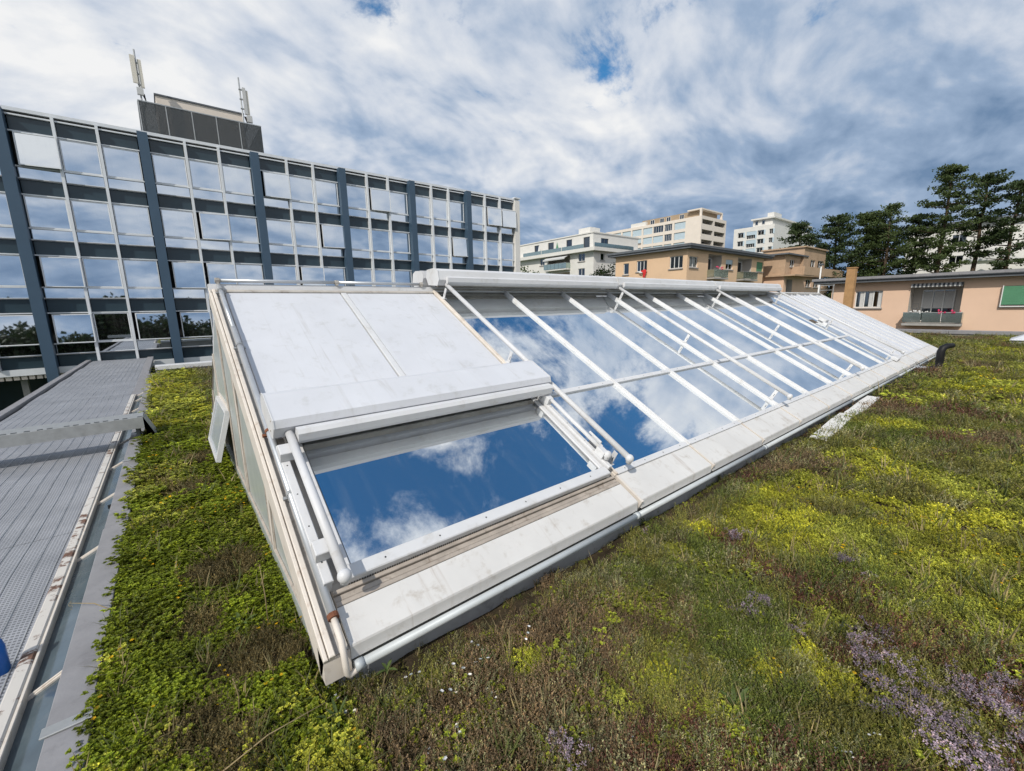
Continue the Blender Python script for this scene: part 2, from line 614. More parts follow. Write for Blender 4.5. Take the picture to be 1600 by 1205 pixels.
def soil_mesh():
    xs = np.concatenate([np.arange(-0.49, 8, 0.06), np.arange(8, 28.74, 0.3), [28.74]])
    ys = np.concatenate([np.arange(-4, -1, 0.2), np.arange(-1, 9, 0.06), np.arange(9, 16.2, 0.25), [16.19]])
    gx, gy = np.meshgrid(xs, ys, indexing='ij')
    gz = height(gx, gy)
    nx, ny = gx.shape
    v = np.stack([gx, gy, gz], -1).reshape(-1, 3)
    idx = np.arange(nx*ny).reshape(nx, ny)
    f = np.stack([idx[:-1, :-1], idx[1:, :-1], idx[1:, 1:], idx[:-1, 1:]], -1).reshape(-1, 4)
    me = bpy.data.meshes.new('roof_soil')
    me.from_pydata(v.tolist(), [], f.tolist())
    me.materials.append(MATS['soil'])
    me.polygons.foreach_set('use_smooth', [True]*len(me.polygons))
    return put('roof_soil', me)


tag(soil_mesh(), kind='structure')

# roof kerb along the sunken link, capped with grey flashing lengths
kerb = tag(MB().box(-0.60, -0.492, -4, 16.2, -0.5, -0.002).build('roof_kerb', 'kerbgrey'), kind='structure')
y = -3.9
k = 0
while y < 16.0:
    L = (2.05, 2.35, 1.9, 2.2)[k % 4]
    y1 = min(y+L, 16.15)
    dx = random.uniform(-0.006, 0.006)
    MB().bbox(-0.625+dx, -0.478+dx, y, y1-0.004, 0.002, 0.020+0.002*(k % 2)).build('flashing', 'flashing', kerb)
    if k % 2:
        MB().bbox(-0.632+dx, -0.472+dx, y-0.03, y+0.03, 0.023, 0.030, 0.002).build('joint_cover', 'galva_tray', kerb)
    y = y1
    k += 1
# edge upstand at the back and the far end of the green roof
par = tag(MB().box(-0.46, 28.75, 16.21, 16.5, -4.58, 0.10).build('roof_parapet', 'concrete'), kind='structure')
for i in range(8):
    MB().bbox(-0.46+i*3.65, -0.47+(i+1)*3.65, 16.15, 16.55, 0.102, 0.22, 0.01).build('coping', 'white', par)
par2 = tag(MB().box(28.76, 29.05, -4, 16.2, -4.58, 0.10).build('end_parapet', 'concrete'), kind='structure')
for i in range(6):
    MB().bbox(28.70, 29.1, -4+i*3.36, -4.01+(i+1)*3.36, 0.102, 0.26, 0.01).build('coping', 'flashing', par2)

# ------------------------------------------------------------------ the big glazed skylight
YB, ZB, YR, ZR = 1.86, 0.17, 5.2, 1.985
SL = math.hypot(YR-YB, ZR-ZB)
ty, tz = (YR-YB)/SL, (ZR-ZB)/SL
ny_, nz_ = -tz, ty


def ST(x, s, e):
    return (x, YB+ty*s+ny_*e, ZB+tz*s+nz_*e)


X0, PITCH, NB = 0.4, 1.2, 15
XE = X0+PITCH*NB
sk = thing('skylight', 'long white gabled skylight with mirrored panes standing on the planted roof', 'skylight')
MB().prism_x([(1.90, -0.2), (8.38, -0.2), (8.38, 0.115), (1.90, 0.115)], 0.42, XE-0.02).build('base_wall', 'kerbgrey', sk)
# hidden far slope
yb2 = 2*YR-YB
MB().prism_x([(YR, ZR+0.01), (yb2, ZB+0.01), (yb2, ZB-0.08), (YR, ZR-0.08)], X0, XE).build('rear_slope', 'white', sk)


def screws(mb, x0, x1, n, s, e, r=0.006):
    mb.cur = 1
    for i in range(n):
        x = x0+(x1-x0)*(i+0.5)/n
        mb.add([(x+r*math.cos(a), s+r*math.sin(a), e) for a in [j*math.pi/3 for j in range(6)]], [tuple(range(6))])
    mb.cur = 0


def pane(x0, x1, s0, s1, e, mname, par_, th=0.012, nm='pane', tilt=0.0018, steep=0.0):
    tx, ts = random.uniform(-tilt, tilt)+steep, random.uniform(-tilt, tilt)
    w, h = x1-x0, s1-s0
    mb = MB(ST)
    c = lambda x, s: e+tx*(x-x0-w/2)+ts*(s-s0-h/2)
    v = [(x, s, c(x, s)-th) for x, s in ((x0, s0), (x1, s0), (x1, s1), (x0, s1))]+[(x, s, c(x, s)) for x, s in ((x0, s0), (x1, s0), (x1, s1), (x0, s1))]
    mb.add(v, [(0, 3, 2, 1), (4, 5, 6, 7), (0, 1, 5, 4), (1, 2, 6, 5), (2, 3, 7, 6), (3, 0, 4, 7)])
    return mb.build(nm, mname, par_)


def panel(x0, x1, s0, s1, e0, e1, mname, nm, par_=sk):
    return MB(ST).bbox(x0, x1, s0, s1, e0, e1, 0.004).build(nm, mname, par_)


S_TOP = 3.67
for i in range(NB):
    a, b_ = X0+PITCH*i, X0+PITCH*(i+1)
    if 2 <= i < 11:
        st = 0.034 if i == 10 else 0.014 if i >= 8 else 0.0
        pane(a+0.02, b_-0.02, 0.345, 1.385, 0.006, 'sky_glass', sk, steep=st)
        pane(a+0.02, b_-0.02, 1.415, S_TOP, 0.006, 'sky_glass', sk, steep=st)
        mb = MB(ST)
        mb.bbox(a+0.027, b_-0.027, 1.37, 1.43, 0.007, 0.028, 0.003)
        screws(mb, a, b_, 3, 1.40, 0.0285)
        mb.build('transom', ['white', 'dark'], sk)
    elif i >= 11:
        mid = (a+b_)/2
        panel(a+0.022, mid-0.010, 0.345, S_TOP, -0.02, 0.012, 'white_panel', 'panel')
        panel(mid+0.010, b_-0.022, 0.345, S_TOP, -0.02, 0.012, 'white_panel', 'panel')
        panel(mid-0.012, mid+0.012, 0.34, S_TOP, 0.013, 0.034, 'white', 'rib')
    if i >= 2:
        mb = MB(ST)
        mb.bbox(a+0.03, b_-0.03, 0.285, 0.343, 0.0, 0.026, 0.003)
        screws(mb, a, b_, 4, 0.315, 0.0265)
        mb.build('bottom_bar', ['white', 'dark'], sk)
        # sill panel of this bay, folded down at the front
        mb = MB()
        j = random.uniform(-0.003, 0.003)
        pr_ = [ST(0, 0.282, 0.016+j)[1:], ST(0, 0.004, 0.016+j)[1:], ST(0, -0.004, 0.008+j)[1:], (YB-0.004, ZB-0.062), (YB+0.03, ZB-0.062), ST(0, 0.282, -0.02)[1:]]
        mb.prism_x(pr_, a+0.020, b_-0.020)
        mb.build('sill_panel', 'sill_white', sk)
    if i >= 3 or i == 2:
        mb = MB(ST)
        mb.bbox(a-0.021, a+0.021, 0.284, S_TOP+0.05, -0.005, 0.026, 0.003)
        mb.bbox(a-0.011, a+0.011, 0.284, S_TOP+0.05, 0.026, 0.044, 0.002)
        mb.build('mullion', 'cream' if i == 2 else 'white', sk)
        MB(ST).box(a-0.011, a+0.011, 0.0, 0.282, -0.02, 0.022).build('sill_strap', 'cream', sk)
        MB(ST).box(a-0.014, a+0.014, -0.02, -0.001, -0.06, 0.024).build('end_clip', 'cream', sk)
# first two bays: one wide sill, rusty track, opening hatch, two opaque panels
mb = MB()
mb.prism_x([ST(0, 0.20, 0.016)[1:], ST(0, 0.004, 0.016)[1:], ST(0, -0.004, 0.008)[1:], (YB-0.004, ZB-0.062), (YB+0.03, ZB-0.062), ST(0, 0.20, -0.02)[1:]], 0.475, 2.762)
mb.build('sill_panel', 'sill_white', sk)
mb = MB(ST)
mb.bbox(0.475, 2.762, 0.203, 0.228, -0.02, 0.020, 0.003)
mb.bbox(0.475, 2.762, 0.231, 0.262, -0.02, 0.012, 0.003)
mb.bbox(0.475, 2.762, 0.265, 0.288, -0.02, 0.028, 0.003)
mb.build('hatch_track', 'rail', sk)
MB(ST).box(0.475, 2.762, 0.289, 1.50, -0.03, 0.0).build('hatch_deck', 'ridge_dirty', sk)
ht = MB(ST)
ht.bbox(0.545, 2.70, 0.292, 0.372, 0.002, 0.082, 0.006)
ht.bbox(0.545, 0.595, 0.374, 1.56, 0.002, 0.070, 0.005)
ht.bbox(2.65, 2.70, 0.374, 1.56, 0.002, 0.070, 0.005)
ht.bbox(0.60, 2.645, 1.50, 1.56, 0.002, 0.070, 0.005)
screws(ht, 0.6, 2.65, 6, 0.33, 0.0826)
hatch = ht.build('hatch_frame', ['white', 'dark'], sk)
pane(0.60, 2.645, 0.376, 1.495, 0.060, 'sky_glass', hatch, tilt=0.0)
pf = MB(ST)
for i in range(150):
    x = 0.56+i*0.0141
    pf.box(x, x+0.007, 0.2892, 0.2915, 0.018, 0.036)
pf.build('vent_slots', 'rubber', hatch)
panel(0.475, 1.575, 1.50, S_TOP, -0.02, 0.012, 'white_panel', 'panel')
panel(1.655, 2.765, 1.50, S_TOP, -0.02, 0.012, 'white_panel', 'panel')
MB(ST).bbox(1.585, 1.645, 1.50, S_TOP, -0.01, 0.020, 0.004).build('panel_strap', 'white', sk)
# white edge trims up the end of the slope
MB(ST).bbox(0.352, 0.372, -0.01, S_TOP+0.10, -0.16, 0.015, 0.004).build('edge_trim', 'cream', sk)
MB(ST).bbox(0.376, 0.404, -0.01, S_TOP+0.10, -0.12, 0.028, 0.004).build('edge_trim', 'cream', sk)
MB(ST).box(0.406, 0.468, 0.0, S_TOP+0.06, -0.05, 0.0).build('edge_gutter', 'ridge_dirty', sk)
# closing face under the sill at the near corner
MB().prism_x([(YB-0.003, 0.04), (YB+0.09, 0.04), (YB+0.09, ZB+0.01), (YB-0.003, ZB-0.01)], 0.352, 0.474).build('corner_cover', 'cream', sk)
# ridge
mb = MB(ST)
mb.bbox(X0-0.04, 2.78, S_TOP+0.003, S_TOP+0.05, 0.0, 0.024, 0.004)
mb.build('ridge_bar', 'ridge_dirty', sk)
mb = MB(ST)
mb.bbox(2.782, XE, S_TOP+0.053, S_TOP+0.10, -0.02, 0.05, 0.004)
mb.build('ridge_bar', 'ridge_dirty', sk)
MB().prism_x([(YR-0.09, ZR-0.03), (YR-0.075, ZR+0.035), (YR+0.075, ZR+0.035), (YR+0.09, ZR-0.03)], X0-0.045, 13.6).build('ridge_cap', 'white', sk)
MB().prism_x([(YR-0.09, ZR-0.03), (YR-0.02, ZR+0.045), (YR+0.02, ZR+0.045), (YR+0.09, ZR-0.03)], 13.61, XE+0.01).build('ridge_cap', 'white', sk)
# far gable
MB().prism_x([(YB+0.04, 0.06), (YR, ZR-0.03), (yb2-0.04, 0.06)], XE-0.03, XE+0.01).build('far_gable', 'white', sk)
MB(ST).bbox(XE+0.012, XE+0.05, -0.01, S_TOP+0.10, -0.10, 0.03, 0.004).build('edge_trim', 'white', sk)

# near gable: framed frosted panes and a top hung casement pushed open
gab = MB().prism_x([(YB+0.09, 0.05), (YR, ZR-0.12), (yb2-0.09, 0.05), (yb2-0.09, -0.1), (YB+0.09, -0.1)], 0.405, 0.418).build('gable_wall', 'dark', sk)
MB().box(0.372, 0.404, YB+0.06, yb2-0.04, -0.12, 0.10).build('plinth', 'fogged', sk)
bars_y = [3.15, 4.35, 5.2, 6.3, 7.35]
zl = lambda yy: ZB+(ZR-ZB)*(1-abs(yy-YR)/(YR-YB))-0.16
edges = [YB+0.45]+bars_y+[yb2-0.45]
for yy in bars_y:
    MB().box(0.372, 0.403, yy-0.035, yy+0.035, 0.104, zl(yy)+0.02).build('gable_bar', 'cream', sk)
for i in range(len(edges)-1):
    ya, yb_ = edges[i]+0.045, edges[i+1]-0.045
    za, zb_ = max(zl(ya)-0.02, 0.16), max(zl(yb_)-0.02, 0.16)
    pts = [(ya, 0.13), (yb_, 0.13), (yb_, zb_), (ya, za)]
    if yb_ > 5.1 and ya < 5.3 and False:
        pass
    if i == 3:
        # opening under the casement
        pts = [(ya, 0.78), (yb_, 0.78), (yb_, zb_), (ya, za)]
        MB().box(0.374, 0.402, ya-0.005, yb_+0.005, 0.73, 0.775).build('gable_bar', 'cream', sk)
    mb = MB()
    mb.prism_x(pts, 0.384, 0.396)
    mb.build('gable_pane', 'fogged', sk)
    if i not in (3,):
        mb = MB()
        mb.tube([(0.380, ya, 0.135), (0.380, ya, za), (0.380, yb_, zb_), (0.380, yb_, 0.135), (0.380, ya, 0.135)], 0.012, 4, False)
        mb.build('pane_bead', 'rail', sk)
cs = MB()
hx0, hz0, hx1, hz1 = 0.368, 0.74, 0.225, 0.22


def CT(yy, v, w):
    # local frame of the open casement: v 0..1 from hinge to bottom, w outwards
    dx, dz = hx1-hx0, hz1-hz0
    l = math.hypot(dx, dz)
    return (hx0+dx*v+dz/l*w, yy, hz0+dz*v-dx/l*w)


cs = MB(CT)
cs.box(5.15, 6.22, 0, 0.06, -0.02, 0.025)
cs.box(5.15, 6.22, 0.93, 1.0, -0.02, 0.025)
cs.box(5.15, 5.20, 0.061, 0.929, -0.02, 0.025)
cs.box(6.17, 6.22, 0.061, 0.929, -0.02, 0.025)
case = cs.build('casement', 'white', sk)
MB(CT).box(5.205, 6.165, 0.065, 0.925, -0.012, 0.012).build('pane', 'casement_glass', case)

# brown sticker and white sensor box on the last panes
MB(ST).box(13.08, 13.34, 2.10, 2.26, 0.0135, 0.018).build('sticker', 'brown_sticker', sk)
mb = MB(ST)
mb.bbox(13.56, 13.78, 2.02, 2.20, 0.046, 0.12, 0.01)
mb.bbox(13.42, 13.54, 1.92, 2.03, 0.02, 0.07, 0.008)
mb.build('sensor_box', 'white', sk)
mb = MB(ST)
mb.bbox(13.30, 13.62, 0.22, 0.36, 0.03, 0.10, 0.01)
mb.build('motor_cover', 'white', sk)

# ------------------------------------------------------------------ conduit pipes of the skylight
cp = thing('conduit_pipe', 'galvanised pipe running down the sloping near edge of the skylight', 'pipe')
mb = MB(ST)
mb.tube([(0.437, 3.80, 0.065), (0.437, 2.9, 0.065)], 0.019, 14)
mb.build('pipe_length', 'galva', cp, True)
MB(ST).tube([(0.437, 2.899, 0.065), (0.437, 0.14, 0.065)], 0.021, 14).build('pipe_length', 'galva', cp, True)
for s_ in (3.62, 2.62, 1.52, 0.95):
    mb = MB(ST)
    mb.tube([(0.437, s_-0.012, 0.065), (0.437, s_+0.012, 0.065)], 0.026, 12)
    mb.box(0.395, 0.480, s_-0.010, s_+0.010, 0.028, 0.042)
    mb.build('pipe_clip', 'rust' if s_ == 1.52 else 'galva_tray', cp)
MB(ST).tube([(0.437, 0.16, 0.065), (0.437, 0.135, 0.065)], 0.027, 12).build('collar', 'rust', cp)
p0, p1 = Vector(ST(0.437, 0.15, 0.065)), Vector(ST(0.437, 0.02, 0.06))
MB().tube([p0, p1, (0.437, 1.818, 0.13), (0.44, 1.822, 0.08), (0.452, 1.825, 0.058), (0.480, 1.826, 0.066), (0.52, 1.828, 0.087)], 0.015, 10).build('elbow', 'cream', cp, True)

gp = thing('gutter_pipe', 'long pale pipe fixed below the sill along the skylight front', 'pipe')
xs = [0.50, 2.72, 5.2, 8.8, 12.4, 16.0, 18.3]
for i in range(len(xs)-1):
    MB().tube([(xs[i]+0.002, 1.828, 0.088), (xs[i+1]-0.002, 1.828, 0.088)], 0.022, 14).build('pipe_length', 'pipe_pale', gp, True)
    MB().tube([(xs[i]-0.02, 1.828, 0.088), (xs[i]+0.02, 1.828, 0.088)], 0.027, 12).build('coupling', 'pipe_pale', gp, True)
rp = thing('ridge_pipe', 'thin galvanised pipe along the ridge above the blank white panels', 'pipe')
MB().tube([(0.42, 5.12, 2.052), (1.55, 5.12, 2.055)], 0.018, 12).build('pipe_length', 'galva', rp, True)
MB().tube([(1.552, 5.12, 2.055), (2.66, 5.12, 2.052)], 0.018, 12).build('pipe_length', 'galva', rp, True)
for x in (0.43, 1.56, 2.62):
    MB().box(x-0.012, x+0.012, 5.10, 5.14, 2.021, 2.078).build('pipe_clip', 'ridge_dirty', rp)
    MB().tube([(x-0.02, 5.12, 2.054), (x+0.02, 5.12, 2.054)], 0.025, 10).build('collar', 'ridge_dirty', rp)


# ------------------------------------------------------------------ roller blinds over the glazing
def cassette(x0, x1, mb, s0=None, mirror_=False):
    # six sided aluminium case standing on the ridge
    sgn = -1 if mirror_ else 1
    c = 5.2
    prof = [(c-sgn*0.30, 2.03), (c-sgn*0.345, 2.10), (c-sgn*0.315, 2.215), (c-sgn*0.24, 2.245), (c-sgn*0.045, 2.235), (c-sgn*0.02, 2.14), (c-sgn*0.07, 2.05)]
    if mirror_:
        prof = prof[::-1]
    mb.prism_x(prof, x0, x1)


def tube_rail(parent, X, s0, s1, e=0.2, r=0.026):
    o = MB(ST).tube([(X, s0, e), (X, s1, e)], r, 14).build('guide_tube', 'white', parent, True)
    mb = MB()
    c = ST(X, s0-0.004, e)
    mb.ball(c, 0.036, 12, 8)
    c2 = ST(X, s0-0.015, e-0.045)
    mb.tube([c, c2], [0.03, 0.022], 10)
    mb.build('end_cap', 'white', o, True)
    return o


def bracket(parent, X, s, e0=0.044, e1=0.18, dx=0.0):
    mb = MB(ST)
    mb.box(X+dx-0.003, X+dx+0.003, s-0.022, s+0.022, e0, e1)
    mb.box(X+dx-0.03, X+dx+0.03, s-0.03, s+0.03, e0, e0+0.005)
    mb.cur = 1
    mb.box(X+dx-0.0035, X+dx+0.0035, s-0.010, s-0.004, e0+0.04, e0+0.08)
    mb.build('bracket', ['white', 'dark'], parent)


def upper_blind(x0, x1, rails, label):
    t_ = thing('roller_blind', label, 'blind', 'roller blinds of the skylight')
    mb = MB()
    cassette(x0, x1, mb)
    cas = mb.build('case', 'white', t_)
    for x in (x0, x1):
        mb = MB()
        d = 0.006 if x == x0 else -0.006
        mb.prism_x([(5.2-0.30, 2.026), (5.2-0.352, 2.10), (5.2-0.322, 2.221), (5.2-0.24, 2.251), (5.2-0.04, 2.241), (5.2-0.014, 2.14), (5.2-0.07, 2.045)], min(x-d, x-0.0005), max(x-d, x+0.0005))
        mb.build('end_plate', 'white', cas)
    MB().prism_x([(4.83, 2.045), (4.805, 2.07), (4.805, 2.125), (4.83, 2.14), (4.856, 2.13), (4.856, 2.055)], x0+0.10, x1-0.06).build('front_rail', 'white', t_)
    mb = MB()
    cassette(x0-0.03, x1, mb, mirror_=True)
    mb.build('rear_case', 'white', t_)
    MB().box(x0+0.2, x1-0.2, 5.08, 5.32, 2.022, 2.045).build('bearer', 'ridge_dirty', t_)
    for X in rails:
        tube_rail(t_, X, 0.29, 3.62)
    return t_


b2 = upper_blind(2.74, 6.36, [2.86], 'ridge blind case nearest the blank panels, with one long guide tube')
for s_ in (3.48, 1.98, 0.40):
    bracket(b2, 2.86, s_, 0.0445, 0.18, -0.04)
b3 = upper_blind(6.40, 10.0, [6.44], 'middle ridge blind case of the skylight, between two others')
for s_ in (3.42, 1.95, 0.45):
    bracket(b3, 6.44, s_, 0.0445, 0.18, -0.03)
b4 = upper_blind(10.04, 13.9, [10.10, 13.78], 'ridge blind case farthest along, ending at the ribbed white panels')
for s_ in (3.42, 1.95, 0.45):
    bracket(b4, 10.10, s_, 0.0445, 0.18, -0.03)
    bracket(b4, 13.78, s_, 0.0445, 0.18, -0.03)

b1 = thing('roller_blind', 'low blind case lying across the slope above the near reflecting hatch', 'blind', 'roller blinds of the skylight')
prof = [(1.40, 0.13), (1.34, 0.165), (1.325, 0.255), (1.36, 0.295), (1.64, 0.285), (1.70, 0.255), (1.715, 0.17), (1.68, 0.12)]
mb = MB(lambda x, y_, z_: ST(x, y_, z_))
mb.prism_x(prof[::-1], 0.432, 2.80)
cas = mb.build('case', 'white_panel', b1)
for (xa, xb) in ((0.424, 0.4315), (2.8005, 2.808)):
    mb = MB(lambda x, y_, z_: ST(x, y_, z_))
    mb.prism_x([(p[0]*1.02-0.030, (p[1]-0.2)*1.04+0.2) for p in prof[::-1]], xa, xb)
    mb.build('end_plate', 'white', cas)
    mb = MB(lambda x, y_, z_: ST(x, y_, z_))
    for (s_, e_) in ((1.40, 0.26), (1.40, 0.18)):
        mb.tube([(xa-0.003, s_, e_), (xb+0.003, s_, e_)], 0.006, 6)
    mb.build('rivet', 'rail', cas)
mb = MB(lambda x, y_, z_: ST(x, y_, z_))
mb.prism_x([(1.232, 0.185), (1.222, 0.215), (1.232, 0.262), (1.262, 0.276), (1.305, 0.262), (1.312, 0.20), (1.30, 0.175)][::-1], 0.545, 2.755)
mb.build('front_rail', 'white', b1)
mb = MB(lambda x, y_, z_: ST(x, y_, z_))
mb.prism_x([(1.345, 0.075), (1.335, 0.12), (1.60, 0.118), (1.60, 0.075)][::-1], 0.50, 2.74)
mb.build('bearer', 'ridge_dirty', b1)
tube_rail(b1, 0.515, 0.255, 1.36)
tube_rail(b1, 2.735, 0.42, 1.36, 0.16, 0.018)
for (xa, xb, sA) in ((0.437, 0.485, 0.30), (2.70, 2.742, 0.33)):
    mb = MB(ST)
    mb.bbox(xa, xb, sA, 1.33, 0.084, 0.108, 0.004)
    mb.cur = 1
    for s_ in (0.42, 0.66, 0.90, 1.14):
        mb.add([((xa+xb)/2+0.005*math.cos(j*math.pi/3), s_+0.005*math.sin(j*math.pi/3), 0.1085) for j in range(6)], [tuple(range(6))])
    mb.build('track_bar', ['white', 'dark'], b1)
    MB(ST).box(xa+0.004, xb-0.004, sA+0.005, 1.32, 0.001, 0.083).build('track_web', 'white', b1)
    for s_ in (0.47, 1.22):
        x1_ = xb+0.022 if xa < 1 else xb+0.012
        mb = MB(ST)
        mb.bbox(xa-0.006, x1_, s_-0.045, s_+0.045, 0.110, 0.178, 0.004)
        mb.build('bracket', 'white', b1)
# round foot of the near tube's mirror image is real: small clamp beside the far tube
mb = MB(ST)
mb.box(2.790, 2.798, 0.52, 0.66, 0.05, 0.15)
mb.tube([(2.80, 0.55, 0.155), (2.80, 0.70, 0.155)], 0.012, 8)
mb.build('clamp', 'white', b1)

# ------------------------------------------------------------------ sunken link roof on the left
lk = thing('link_roof', 'sunken link roof covered in grey perforated sheets leading to the office block', 'roof')
MB().box(-2.55, -0.86, -3.0, 23.9, -0.8, -0.16).build('roof_body', 'flashing_dark', lk)
ys = np.linspace(-3.0, 23.85, 11)
for i in range(10):
    # sheets sag a little between fixings
    mb = MB()
    n = 8
    v, f = [], []
    z0 = random.uniform(-0.006, 0.004)
    for j in range(n+1):
        yy = ys[i]+(ys[i+1]-ys[i]-0.006)*j/n
        for kx in range(7):
            xx = -2.54+(1.675)*kx/6
            v.append((xx, yy, -0.105+z0+0.010*math.sin(yy*2.1+xx)+0.007*math.sin(yy*5.3)*math.cos(xx*2)))
    for j in range(n):
        for kx in range(6):
            f.append((j*7+kx, j*7+kx+1, (j+1)*7+kx+1, (j+1)*7+kx))
    mb.add(v, f)
    mb.build('mesh_sheet', 'perforated', lk, True)
for i in range(15):
    x = -2.46+i*0.112
    mb = MB()
    pts = [(x, yy, -0.1015+0.010*math.sin(yy*2.1+x)+0.007*math.sin(yy*5.3)*math.cos(x*2)) for yy in np.linspace(-3, 23.8, 110)]
    mb.tube(pts, 0.0026, 4, False)
    mb.build('sheet_rib', 'galva', lk)
MB().bbox(-0.862, -0.800, -3.0, 12.9, -0.16, -0.075, 0.008).build('frame_rail', 'flaking', lk)
MB().bbox(-0.799, -0.784, -3.0, 12.9, -0.16, -0.082, 0.003).build('frame_lip', 'cream', lk)
MB().bbox(-0.862, -0.66, 12.92, 23.9, -0.2, -0.085, 0.008).build('side_gutter', 'flashing', lk)
gy = [-2.8, -1.4, 0.1, 1.55, 2.93, 4.45, 5.72, 6.95, 8.22, 9.5, 10.8, 12.1, 12.9]
for i in range(len(gy)-1):
    a, b_ = gy[i], gy[i+1]
    mb = MB()
    v = [(-0.785, a+0.012, -0.135), (-0.612, a+0.012, -0.045), (-0.612, b_-0.012, -0.045), (-0.785, b_-0.012, -0.135)]
    mb.add(v+[(p[0], p[1], p[2]-0.012) for p in v], [(0, 1, 2, 3), (7, 6, 5, 4), (0, 4, 5, 1), (1, 5, 6, 2), (2, 6, 7, 3), (3, 7, 4, 0)])
    mb.build('side_pane', 'slate_glass', lk)
    mb = MB()
    for (w, d, hh) in ((0.016, -0.002, 0.012), (0.006, 0.010, 0.008)):
        v = [(-0.786, b_-w, -0.136+d), (-0.611, b_-w, -0.044+d), (-0.611, b_+w, -0.044+d), (-0.786, b_+w, -0.136+d)]
        mb.add(v+[(p[0], p[1], p[2]+hh) for p in v], [(3, 2, 1, 0), (4, 5, 6, 7), (0, 1, 5, 4), (1, 2, 6, 5), (2, 3, 7, 6), (3, 0, 4, 7)])
    mb.build('glazing_bar', 'cream', lk)
y = -3.0
k = 0
while y < 23.8:
    y1 = min(y+3.1, 23.9)
    MB().bbox(-2.74, -2.60, y, y1-0.005, -0.5, -0.055-0.004*(k % 2), 0.006).build('flashing', 'flashing', lk)
    y = y1
    k += 1
MB().box(-2.598, -2.552, -3.0, 23.9, -0.3, -0.13).build('gutter', 'dark', lk)
MB().tube([(-0.655, 5.35, -0.04), (-0.655, 5.35, -0.075)], 0.016, 10).build('drain_hole', 'dark', lk)

ct = thing('cable_tray', 'galvanised cable tray with a slotted edge bridging the link roof', 'cable tray')
MB().bbox(-3.3, -0.44, 7.68, 7.70, 0.18, 0.335, 0.003).build('front_face', 'galva_tray', ct)
MB().bbox(-3.3, -0.44, 7.701, 8.06, 0.312, 0.332, 0.004).build('lid', 'galva_tray', ct)
MB().box(-3.3, -0.44, 8.061, 8.075, 0.18, 0.33).build('back_face', 'galva_tray', ct)
mb = MB()
mb.add([(-0.438, 7.68, 0.335), (-0.438, 8.07, 0.335), (-0.315, 8.07, 0.02), (-0.315, 7.68, 0.02), (-0.438, 7.68, 0.30), (-0.438, 8.07, 0.30), (-0.33, 8.07, 0.0), (-0.33, 7.68, 0.0)],
       [(0, 3, 2, 1), (4, 5, 6, 7), (0, 4, 7, 3), (1, 2, 6, 5), (3, 7, 6, 2)])
mb.add([(-0.439, 7.679, 0.335), (-0.314, 7.679, 0.02), (-0.40, 7.679, 0.02), (-0.439, 7.679, 0.18)], [(0, 1, 2, 3), (3, 2, 1, 0)])
mb.build('bent_end', 'galva_tray', ct)
mb = MB()
x = -3.2
while x < -0.5:
    mb.bbox(x, x+0.05, 7.69, 7.712, 0.331, 0.345, 0.003)
    x += random.choice((0.085, 0.11, 0.15))
mb.build('lid_clips', 'flashing_dark', ct)
for x in (-2.95, -0.52):
    MB().box(x-0.02, x+0.02, 7.75, 8.0, -0.16 if x < -1 else 0.024, 0.311).build('foot', 'flashing_dark', ct)

bo = thing('blue_tube', 'rounded blue plastic tip beside the perforated sheets at the picture edge', 'tube', loc=(-0.925, 3.22, -0.1))
mb = MB()
mb.tube([(0, 0, -0.02), (0, 0, 0.14), (0, 0, 0.175), (0, 0, 0.195)], [0.035, 0.035, 0.028, 0.012], 14)
mb.build('tube_body', 'blue_plastic', bo, True)

# lower glazed lean-to in the yard left of the link
lo = thing('lean_to_roof', 'small grey glazed lean-to roof in the yard below the link', 'roof')
for i in range(3):
    x = -3.1-i*1.1
    mb = MB()
    v = [(x-1.06, 14.8, -1.55), (x, 14.8, -1.0), (x, 18.6, -0.75), (x-1.06, 18.6, -1.3)]
    mb.add(v+[(p[0], p[1], p[2]-0.05) for p in v], [(0, 1, 2, 3), (7, 6, 5, 4), (0, 4, 5, 1), (1, 5, 6, 2), (2, 6, 7, 3), (3, 7, 4, 0)])
    mb.build('pane', 'fogged', lo)
    MB().box(x+0.002, x+0.038, 14.75, 18.65, -1.1, -0.72).build('glazing_bar', 'alu', lo)
MB().box(-6.4, -2.95, 14.8, 18.6, -4.58, -2.2).build('lean_to_wall', 'concrete', lo)
MB().box(-3.06, -2.95, 14.8, 18.6, -2.19, -1.15).build('side_wall', 'concrete', lo)

# ------------------------------------------------------------------ office block with curtain wall
ob = thing('office_building', 'four storey office block with mirrored curtain wall and slate blue piers', 'building')
YF = 24.0
colX = [-7.64, -3.72, 0.18, 4.10, 8.02, 11.93, 15.80, 19.66]
ZT = 8.98
STO = 2.15
MB().box(-11.5, 19.62, YF+0.42, YF+12, -0.5, 8.86).build('core', 'dark', ob)  # coloured near-black to stand in for unlit rooms behind the open windows
MB().box(-11.5, 20.1, YF+0.0, YF+12.2, 8.93, 9.05).build('roof_edge', 'alu', ob)
MB().box(19.70, 20.12, YF-0.10, YF+12.1, -4.58, 8.925).build('end_wall', 'wall_white', ob)
MB().box(19.66, 20.18, YF-0.13, YF+0.3, 9.052, 9.13).build('end_cap', 'alu', ob)
MB().box(-11.5, 19.60, YF+0.45, YF+11.9, -0.62, -0.501).build('soffit', 'wall_cream', ob)
MB().box(-11.5, 19.60, YF+2.4, YF+11.5, -4.58, -0.621).build('ground_floor', 'spandrel', ob)
bars = MB()
